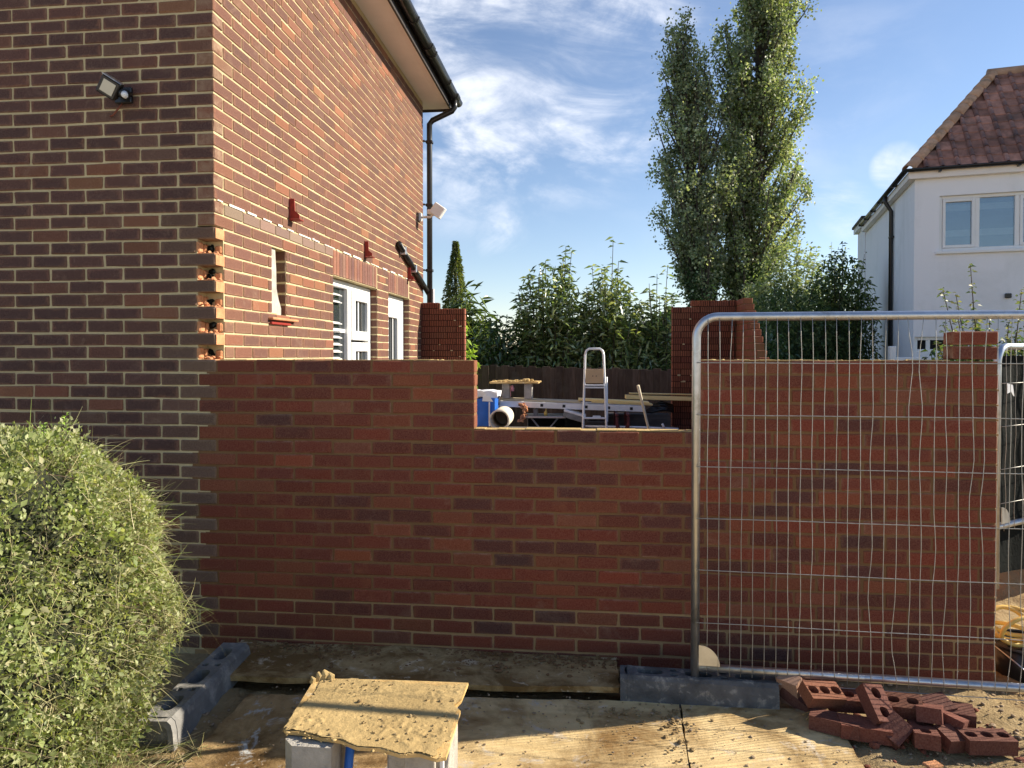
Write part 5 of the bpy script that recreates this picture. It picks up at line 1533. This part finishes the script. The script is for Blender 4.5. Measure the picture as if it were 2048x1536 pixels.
def poplar(label, base, top, prof, n_limb, n_cl, n_leaf, cols, seed, ivy=True, lsz=.115):
    g = np.random.default_rng(seed); b = np.array(base, float); tp = np.array(top, float)
    zs = np.array([p[0] for p in prof]); rs = np.array([p[1] for p in prof])
    axis = lambda z: b + (tp - b) * ((z - b[2]) / (tp[2] - b[2]))[..., None] if isinstance(z, np.ndarray) else b + (tp - b) * ((z - b[2]) / (tp[2] - b[2]))
    limbs = [([tuple(axis(float(z)) + np.array([.12 * math.sin(z * .9 + seed), .1 * math.cos(z), 0])) for z in np.linspace(b[2], tp[2] * .96, 12)], .28, .02, 7)]
    P, CF = [], []
    for i in range(n_limb):
        z0 = g.uniform(2.2, tp[2] * .80); a = g.uniform(0, 2 * math.pi)
        zl = z0 + g.uniform(1.6, 3.4); zl = min(zl, tp[2] - .1)
        r1 = np.interp(zl, zs, rs) * g.uniform(.45, 1.0)
        p0 = axis(z0); pts = []
        for k in range(7):
            u = k / 6; z = z0 + (zl - z0) * u; c = axis(z); r = r1 * u ** .75
            pts.append((c[0] + r * math.cos(a) + .06 * math.sin(5 * u + i), c[1] + r * math.sin(a), z))
        limbs.append((pts, .075, .012, 5))
        pa = np.array(pts)
        for c in range(n_cl):
            u = g.uniform(.28, 1.05); q = np.array([np.interp(u * 6, range(7), pa[:, d]) for d in range(3)])
            if u > 1: q = pa[-1] + (pa[-1] - pa[-2]) * (u - 1) * 6
            q = q + g.normal(0, .10, 3)
            n = max(4, int(n_leaf * g.uniform(.5, 1.5)))
            P.append(q + g.normal(size=(n, 3)) * np.array([.13, .13, .22]) * g.uniform(.6, 1.35)); CF.append(np.full(n, g.uniform(.55, 1.5)))
    if ivy:
        n = 5200; z = g.uniform(.2, 5.2, n); a = g.uniform(0, 2 * math.pi, n); r = .30 + .26 * np.abs(g.normal(size=n)) + .12 * np.sin(z * 3)
        c = np.array([axis(float(q)) for q in z]); P.append(c + np.stack([r * np.cos(a), r * np.sin(a), 0 * z], 1))
    P = np.concatenate(P); n = len(P)
    D = rvec(n, g); D[:, 2] -= .25
    C = pick_cols(n, cols, None, .28, g)
    cf = np.concatenate(CF); C[:len(cf)] *= cf[:, None]
    if ivy: C[-5200:] = pick_cols(5200, [(.020, .038, .014), (.028, .05, .018)], None, .3, g)
    sz = lsz * g.uniform(.7, 1.25, n)
    limb_tree('poplar_tree', label, base, limbs, .25, (P, D, rvec(n, g), sz, sz * .85, C, .12))
PC = [(.088, .106, .060), (.112, .128, .072), (.070, .088, .052), (.14, .150, .095), (.18, .185, .13)]
poplar('slimmer poplar tree on the left of the tall pair, leaning left', (4.62, 28, -.1), (3.35, 28, 14.75), [(2.5, .5), (4.8, .8), (5.9, 1.6), (8.5, 2.0), (11, 1.55), (13, 1.0), (14.8, .15)], 130, 5, 46, PC, 3)
poplar('taller and broader poplar tree on the right of the pair', (6.1, 29, -.1), (6.9, 29, 20.0), [(2.5, .7), (4.8, 1.3), (6, 1.8), (8.5, 2.3), (11.5, 2.15), (15, 1.8), (18, 1.0), (20, .2)], 210, 7, 46, PC + [(.085, .115, .040)], 5)

def stem_shrub(name, label, base, h, spread, n_stem, leaf_n, L, W, cols, seed, droop=.35, mat='leaf_laurel', fill=0, fill_h=.7, lean=(0, 0), up=.25, depth=.6, cat='shrub', group=None, bare=.2):
    g = np.random.default_rng(seed); b = np.array(base, float)
    limbs, P, D = [], [], []
    for i in range(n_stem):
        a = g.uniform(0, 2 * math.pi); rr = math.sqrt(g.uniform(0, 1)); hh = h * g.uniform(.55, 1.0) * (1 - .35 * rr * rr)
        ex, ey = rr * spread * math.cos(a) + lean[0], rr * spread * depth * math.sin(a) + lean[1]
        pts = []
        for k in range(7):
            u = k / 6; pts.append((b[0] + ex * (.25 + .75 * u ** 1.4) + .03 * math.sin(i + 4 * u), b[1] + ey * (.25 + .75 * u ** 1.4), b[2] + hh * u))
        limbs.append((pts, .018, .004, 4)); pa = np.array(pts)
        us = np.sort(g.uniform(bare, 1.02, leaf_n))
        for j, u in enumerate(us):
            q = np.array([np.interp(min(u, 1) * 6, range(7), pa[:, d]) for d in range(3)])
            an = j * 2.4 + g.uniform(-.5, .5)
            P.append(q + g.normal(0, .02, 3)); D.append((math.cos(an), math.sin(an), up + g.uniform(-.35, .35)))
    P = np.array(P); D = np.array(D)
    if fill:
        q = g.normal(size=(fill, 3)); q = unit(q) * (g.uniform(0, 1, (fill, 1)) ** .45)
        f = b + q * np.array([spread * 1.0, spread * depth * 1.1, h * fill_h * .5]) + np.array([lean[0] * .5, lean[1] * .5, h * fill_h * .5])
        f[:, 2] = np.maximum(f[:, 2], b[2] + .02)
        P = np.concatenate([P, f]); d2 = rvec(fill, g); d2[:, 2] -= .1; D = np.concatenate([D, d2])
    n = len(P); C = pick_cols(n, cols, None, .3, g)
    Nn = np.tile([[0, 0, .8]], (n, 1)) + g.normal(0, .75, (n, 3))
    sz = g.uniform(.7, 1.2, n)
    return limb_tree(name, label, base, limbs, .02, (P, D, Nn, L * sz, W * sz, C, .18, droop), mat, cat, group, 'foliage')
LC = [(.055, .080, .030), (.085, .112, .044), (.115, .140, .060), (.040, .060, .024), (.17, .185, .09)]
G1 = 'laurel shrubs behind the garden fence'
stem_shrub('laurel_shrub', 'tall dark laurel with a pointed top, left of the laurels behind the fence', (-.64, 11.60, -.05), 3.80, .72, 62, 74, .15, .042, LC, 21, fill=3400, fill_h=.86, group=G1)
stem_shrub('laurel_shrub', 'broad laurel with pale upright tips in the middle, behind the stepladder', (.35, 11.70, -.05), 3.68, .68, 62, 74, .15, .042, LC + [(.15, .17, .07)], 22, fill=3300, fill_h=.84, group=G1)
stem_shrub('laurel_shrub', 'airy laurel with sparse tips beside the brick pier at the back', (1.12, 11.85, -.05), 3.45, .52, 46, 56, .145, .042, LC + [(.15, .17, .07)], 23, fill=1900, fill_h=.72, group=G1)
stem_shrub('dark_shrub', 'low dark green shrub over the fence left of the laurels', (-1.48, 11.5, -.05), 2.52, .58, 46, 44, .12, .045, [(.020, .036, .012), (.030, .052, .018), (.045, .065, .03)], 24, fill=2600, fill_h=.95)
stem_shrub('bright_shrub', 'bright yellow-green shrub right beside the narrow brick stub', (-1.92, 10.15, -.05), 2.36, .33, 40, 50, .10, .040, [(.14, .20, .030), (.10, .16, .028), (.18, .24, .05)], 25, fill=1500, fill_h=.98, up=.7)
stem_shrub('spiky_palm', 'spiky palm-like plant rising behind the dark shrub', (-2.62, 15.0, -.05), 3.25, .55, 30, 30, .42, .035, [(.05, .075, .02), (.08, .10, .03), (.035, .05, .018)], 26, droop=.45, fill=900, fill_h=.98, up=.5)
stem_shrub('slender_sapling', 'thin sapling with sparse leaves in the gap before the left poplar', (2.1, 13.6, -.05), 3.5, .45, 9, 26, .14, .04, [(.07, .11, .03), (.10, .14, .05)], 27, fill=0)
stem_shrub('hedge_shrub', 'dark hedge shrub filling the ground behind the brick pier', (2.9, 14.5, -.05), 2.6, 1.2, 50, 44, .13, .05, [(.022, .040, .014), (.035, .058, .02)], 28, fill=3600, fill_h=.95)
# conifers
def conifer(label, base, h, r, n, cols, seed, name='conifer_tree', sz=.09, ragged=.25):
    g = np.random.default_rng(seed); b = np.array(base, float)
    u = g.uniform(0, 1, n) ** .8; a = g.uniform(0, 2 * math.pi, n)
    lay_ = .75 + ragged * np.sin(u * 38 + 3 * np.sin(a * 2 + seed)) + .18 * np.sin(a * 5 + u * 17)
    rr = r * (1 - u) ** 1.05 * lay_ * (g.uniform(.25, 1, n) ** .4) + .02
    P = b + np.stack([rr * np.cos(a), rr * np.sin(a), h * u], 1)
    D = np.stack([np.cos(a), np.sin(a), -.25 + g.normal(0, .35, n)], 1) + g.normal(0, .3, (n, 3))
    limbs = [([(b[0], b[1], b[2] + h * k / 6) for k in range(7)], .12, .01, 6)]
    limb_tree(name, label, base, limbs, .1, (P, D, rvec(n, g), sz * (1.25 - .6 * u) * g.uniform(.6, 1.3, n), sz * .45 * (1.2 - .5 * u) * g.uniform(.6, 1.3, n), pick_cols(n, cols, None, .3, g), .2, .3), 'leaf_tree', 'tree')
conifer('small pointed spruce tree just right of the downpipe', (-3.05, 16.0, -.05), 4.3, .95, 9500, [(.045, .060, .018), (.065, .080, .025), (.03, .042, .016), (.10, .10, .035)], 31, 'spruce_tree')
stem_shrub('dark_bush', 'tall dark green bush right beside the white house', (5.55, 16.6, -.05), 4.55, .85, 50, 46, .12, .05, [(.026, .042, .018), (.040, .060, .024), (.075, .10, .035)], 32, fill=7000, fill_h=.9, mat='leaf_tree')
stem_shrub('dark_bush', 'broad dark bush behind the stepped brick wall', (4.3, 16.2, -.05), 3.5, 1.35, 60, 46, .12, .05, [(.026, .042, .018), (.038, .058, .024), (.07, .09, .035)], 33, fill=8000, fill_h=.92, mat='leaf_tree')
conifer('dark conifer half hidden by the house corner', (-4.6, 15.5, -.05), 3.3, .9, 5000, [(.03, .045, .016), (.05, .06, .02)], 35)
stem_shrub('silver_tree', 'loose tree with pale silvery leaves in front of the right poplar', (6.45, 24.0, -.05), 6.2, 1.45, 80, 70, .15, .075, [(.13, .15, .085), (.10, .12, .06), (.18, .19, .12), (.07, .09, .04)], 36, fill=5000, fill_h=.9, mat='leaf_tree', cat='tree', droop=.1, bare=.35)
stem_shrub('silver_tree', 'loose pale-leaved tree reaching towards the white house', (7.75, 24.2, -.05), 6.0, 1.0, 28, 50, .14, .065, [(.13, .15, .085), (.10, .12, .06), (.17, .18, .10)], 37, fill=600, fill_h=.8, mat='leaf_tree', cat='tree', droop=.1, bare=.45)
stem_shrub('fruit_tree', 'small sparse fruit tree in front of the white house wall', (4.48, 8.5, -.05), 3.0, .72, 34, 95, .062, .030, [(.05, .075, .03), (.075, .095, .045), (.10, .10, .05)], 38, fill=0, mat='leaf_tree', cat='tree', bare=.45)
stem_shrub('garden_hedge', 'dark hedge behind the dark sheeted fence on the right', (4.6, 8.9, -.05), 1.98, .95, 40, 40, .09, .045, [(.020, .038, .014), (.035, .055, .02)], 39, fill=5200, fill_h=1.0, cat='hedge')
stem_shrub('garden_hedge', 'dark hedge at the far right edge beside the sheeted fence', (4.9, 7.4, -.05), 1.75, .8, 30, 40, .09, .045, [(.016, .030, .012), (.028, .045, .018)], 40, fill=3800, fill_h=1.0, cat='hedge')
# far background mass so that the horizon is closed
g_ = np.random.default_rng(77); n = 26000
bx = g_.uniform(-16, 34, n); by = g_.uniform(36, 44, n); bz = g_.uniform(0, 1, n) ** .8 * (2.6 + 1.0 * np.sin(bx * .5) + .6 * np.sin(bx * 1.7))
stuff(tag(link('far_trees', leaves('far_leaves', np.stack([bx, by, bz], 1), rvec(n, g_), rvec(n, g_), .5 * g_.uniform(.5, 1.2, n), .35, pick_cols(n, [(.03, .05, .02), (.05, .07, .03)], None, .3, g_)), 'leaf_tree'), 'distant line of dark garden trees on the horizon', 'trees'))
m = MB(); m.bbox((4.9, 12.2, 1.45), (5.6, 12.25, 1.62), .01); m.bbox((4.85, 12.15, -.06), (4.95, 12.25, 1.8), .01); tag(m.build('white_board', 'upvc'), 'bit of white board left of the white house', 'panel')

# ------------------------------------------------------------------ hedge at the left
hg = thing('privet_hedge', 'overgrown sunlit privet hedge with dry grass at the lower left', 'hedge', (-2.7, 2.6, 0))
HC = np.array([-2.475, 2.15, .60]); HR = np.array([1.0, .60, .79])     # half length, half width, half height
HT = np.array([.38, .925, 0]); HN = np.array([.925, -.38, 0])
def hedge_surf(n, g):
    d = rvec(n, g)
    e = 2.8
    s = (np.abs(d) ** e).sum(1) ** (-1 / e)
    p = d * s[:, None]
    l = p * HR
    nl = unit(np.sign(p) * np.abs(p) ** (e - 1) / HR)
    foot = np.clip((.55 - (HC[2] + l[:, 2])) / .6, 0, 1)
    l[:, 1] *= 1 - .16 * foot; l[:, 0] *= 1 - .14 * foot
    q = HC + l[:, :1] * HT + l[:, 1:2] * HN + l[:, 2:] * np.array([0, 0, 1.])
    nrm = nl[:, :1] * HT + nl[:, 1:2] * HN + nl[:, 2:] * np.array([0, 0, 1.])
    lump = np.array([mnoise.fractal(Vector(v * 3.1), 1.0, 2.0, 3) for v in q]) * .11 + np.array([mnoise.noise(Vector(v * 9.0)) for v in q]) * .04
    return q + nrm * lump[:, None], nrm
gh = np.random.default_rng(99)
q, nr = hedge_surf(170000, gh)
k_ = (nr @ np.array([1, -.5, .4])) > -.35; q, nr = q[k_], nr[k_]
hz = np.array([mnoise.fractal(Vector(v * 6.5 + np.array([3., 1, 8])), 1.0, 2.0, 3) for v in q])
hz2 = np.array([mnoise.fractal(Vector(v * 2.6 + np.array([9., 4, 2])), 1.0, 2.0, 3) for v in q])
keep = (q[:, 2] > -.01) & ~((hz < -.22) & (gh.random(len(q)) < .82)); q, nr, hz2 = q[keep], nr[keep], hz2[keep]; n = len(q)
dep = gh.exponential(.035, n); q = q - nr * dep[:, None] + gh.normal(0, .012, (n, 3))
D = nr * .8 + rvec(n, gh) * 1.0 + np.array([0, 0, .25])
NN = nr + rvec(n, gh) * .9
C = pick_cols(n, [(.115, .135, .048), (.095, .118, .040), (.145, .160, .065), (.075, .096, .034), (.18, .185, .10), (.21, .20, .12)], [.25, .25, .2, .14, .1, .06], .25, gh)
right = np.clip(np.clip((q[:, 1] - 2.05) / .7, 0, 1) + hz2 * 1.3, 0, 1) * gh.uniform(0, 1, n)
C = C * (1 - right[:, None] * .6) + np.array([.46, .45, .27]) * right[:, None] * .6
sz = np.clip(gh.lognormal(-.05, .38, n), .4, 2.3)
link('foliage', leaves('hedge_leaves', q, D, NN, .0172 * sz, .0102 * sz, C, .15), 'leaf_hedge', hg)
# dark solid core standing in for the shaded inside, blocks the view through
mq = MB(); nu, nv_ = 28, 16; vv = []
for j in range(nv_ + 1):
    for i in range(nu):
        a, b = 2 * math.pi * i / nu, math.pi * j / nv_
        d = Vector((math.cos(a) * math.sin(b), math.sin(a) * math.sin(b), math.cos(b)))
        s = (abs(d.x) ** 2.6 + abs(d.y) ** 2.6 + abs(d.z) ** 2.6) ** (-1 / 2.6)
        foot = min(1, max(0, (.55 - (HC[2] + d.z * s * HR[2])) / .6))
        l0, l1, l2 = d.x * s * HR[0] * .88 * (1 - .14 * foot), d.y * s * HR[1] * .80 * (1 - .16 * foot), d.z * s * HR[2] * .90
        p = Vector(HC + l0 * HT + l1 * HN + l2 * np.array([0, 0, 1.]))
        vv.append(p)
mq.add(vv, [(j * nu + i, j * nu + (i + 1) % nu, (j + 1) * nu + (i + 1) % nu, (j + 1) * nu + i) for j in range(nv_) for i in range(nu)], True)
mq.build('shade_core', 'shade_core', hg)
# twigs, dry stalks and grass blades
def blades(name, n, base_fn, len_rng, w, cols, mat, parent, g, curve=.5, segs=4):
    V, F, C = [], [], []
    for i in range(n):
        p, d = base_fn(g); p = np.array(p, float); d = np.array(d, float); d /= np.linalg.norm(d)
        L = g.uniform(*len_rng); sdv = np.cross(d, g.normal(size=3)); sdv /= np.linalg.norm(sdv) + 1e-9
        bend = g.normal(size=3) * .5 + np.array([0, 0, -.9]); c = np.array(cols[g.integers(len(cols))]) * g.uniform(.75, 1.25)
        k = len(V); cv = curve * g.uniform(.2, 1.2)
        for s_ in range(segs + 1):
            u = s_ / segs; q_ = p + d * L * u + bend * L * cv * u * u * .6; ww = w * (1 - .75 * u)
            V += [q_ - sdv * ww, q_ + sdv * ww]; C += [c, c]
        F += [(k + 2*s_, k + 2*s_ + 1, k + 2*s_ + 3, k + 2*s_ + 2) for s_ in range(segs)]
    o = link(name, tri_mesh(name, np.array(V), np.array(F), np.array(C)), mat, parent); return o
def front_base0(g):
    while True:
        p, nn = hedge_surf(1, g); p, nn = p[0], nn[0]
        if nn[0] > .1 and p[2] > .0: return p - nn * .06, nn * .5 + g.normal(size=3) * .8
DRY = [(.48, .42, .22), (.40, .36, .18), (.55, .48, .28), (.34, .34, .14), (.62, .55, .36)]
def stalk_base(g):
    while True:
        p, nn = hedge_surf(1, g); p, nn = p[0], nn[0]
        if p[1] > 2.1 and nn[0] > .1 and p[2] > .05 and g.random() < (.35 + .65 * (p[2] < 1.15)): return p - nn * .035, nn * .35 + g.normal(size=3) * .7 + np.array([.1, 0, .1])
stuff(blades('twigs', 700, front_base0, (.06, .22), .0022, [(.12, .085, .055), (.17, .12, .08), (.09, .065, .045)], 'straw', hg, gh, .25))
blades('dry_stalks', 3200, stalk_base, (.04, .14), .0011, DRY, 'straw', hg, gh, .5)
def long_base(g):
    while True:
        p, nn = hedge_surf(1, g); p, nn = p[0], nn[0]
        if p[1] > 2.5 and .35 < p[2] < 1.28 and nn[0] > .2: return p, nn * .5 + g.normal(size=3) * .6 + np.array([.25, .1, .35])
stuff(blades('long_stalks', 60, long_base, (.10, .27), .0013, DRY, 'straw', hg, gh, 1.3, 6))
def front_base(g):
    while True:
        p, nn = hedge_surf(1, g); p, nn = p[0], nn[0]
        if nn[0] > .2 and p[2] > .0: return p, nn * .6 + g.normal(size=3) * .7
blades('grass_blades', 1500, front_base, (.05, .2), .0013, [(.20, .26, .07), (.28, .32, .10), (.36, .36, .16), (.45, .42, .2)], 'straw', hg, gh, .6)
for i, (x, y, z, l) in enumerate([(-2.08, 2.62, 1.34, .09), (-2.16, 2.6, 1.34, .05)]):
    k = 14; u = np.linspace(.1, 1, k); P = np.stack([x + .004 * np.sin(u * 7), np.full(k, y), z + l * u], 1)
    a = np.arange(k) * 1.57; D = np.stack([np.cos(a), np.sin(a), np.full(k, .45)], 1)
    link('shoot', leaves('shoot', P, D, np.tile([[0, 0, 1.]], (k, 1)), .020, .011, pick_cols(k, [(.16, .24, .05), (.2, .28, .07)], None, .2, gh)), 'leaf_hedge', hg)
    MB().tube([(x, y, z - .08), (x, y, z + l)], .0018, 5).build('shoot_stem', 'bark', hg)
# straw and grass on the ground at the foot of the hedge
def litter_base(g):
    x, y = g.uniform(-2.3, -1.35), g.uniform(2.05, 2.85)
    if x > -1.6 and g.random() < .6: x -= .4
    return (x, y, soil_h(x, y) + .004 + abs(g.normal(0, .012))), (g.normal(), g.normal(), g.normal(0, .12) + .05)
stuff(tag(blades('straw_litter', 1700, litter_base, (.03, .20), .0013, DRY + [(.25, .3, .1)], 'straw', None, gh, .08), 'dry straw and grass clippings on the ground beside the hedge', 'straw'))
def tuft_base(g):
    x, y = g.uniform(-2.25, -1.75), g.uniform(2.0, 2.55)
    return (x, y, soil_h(x, y)), (g.normal(0, .5), g.normal(0, .5), 1)
stuff(tag(blades('grass_tufts', 1500, tuft_base, (.06, .26), .0016, [(.16, .22, .05), (.24, .30, .08), (.34, .36, .14), (.46, .42, .2)], 'straw', None, gh, .6), 'grass tufts growing at the foot of the hedge', 'grass'))
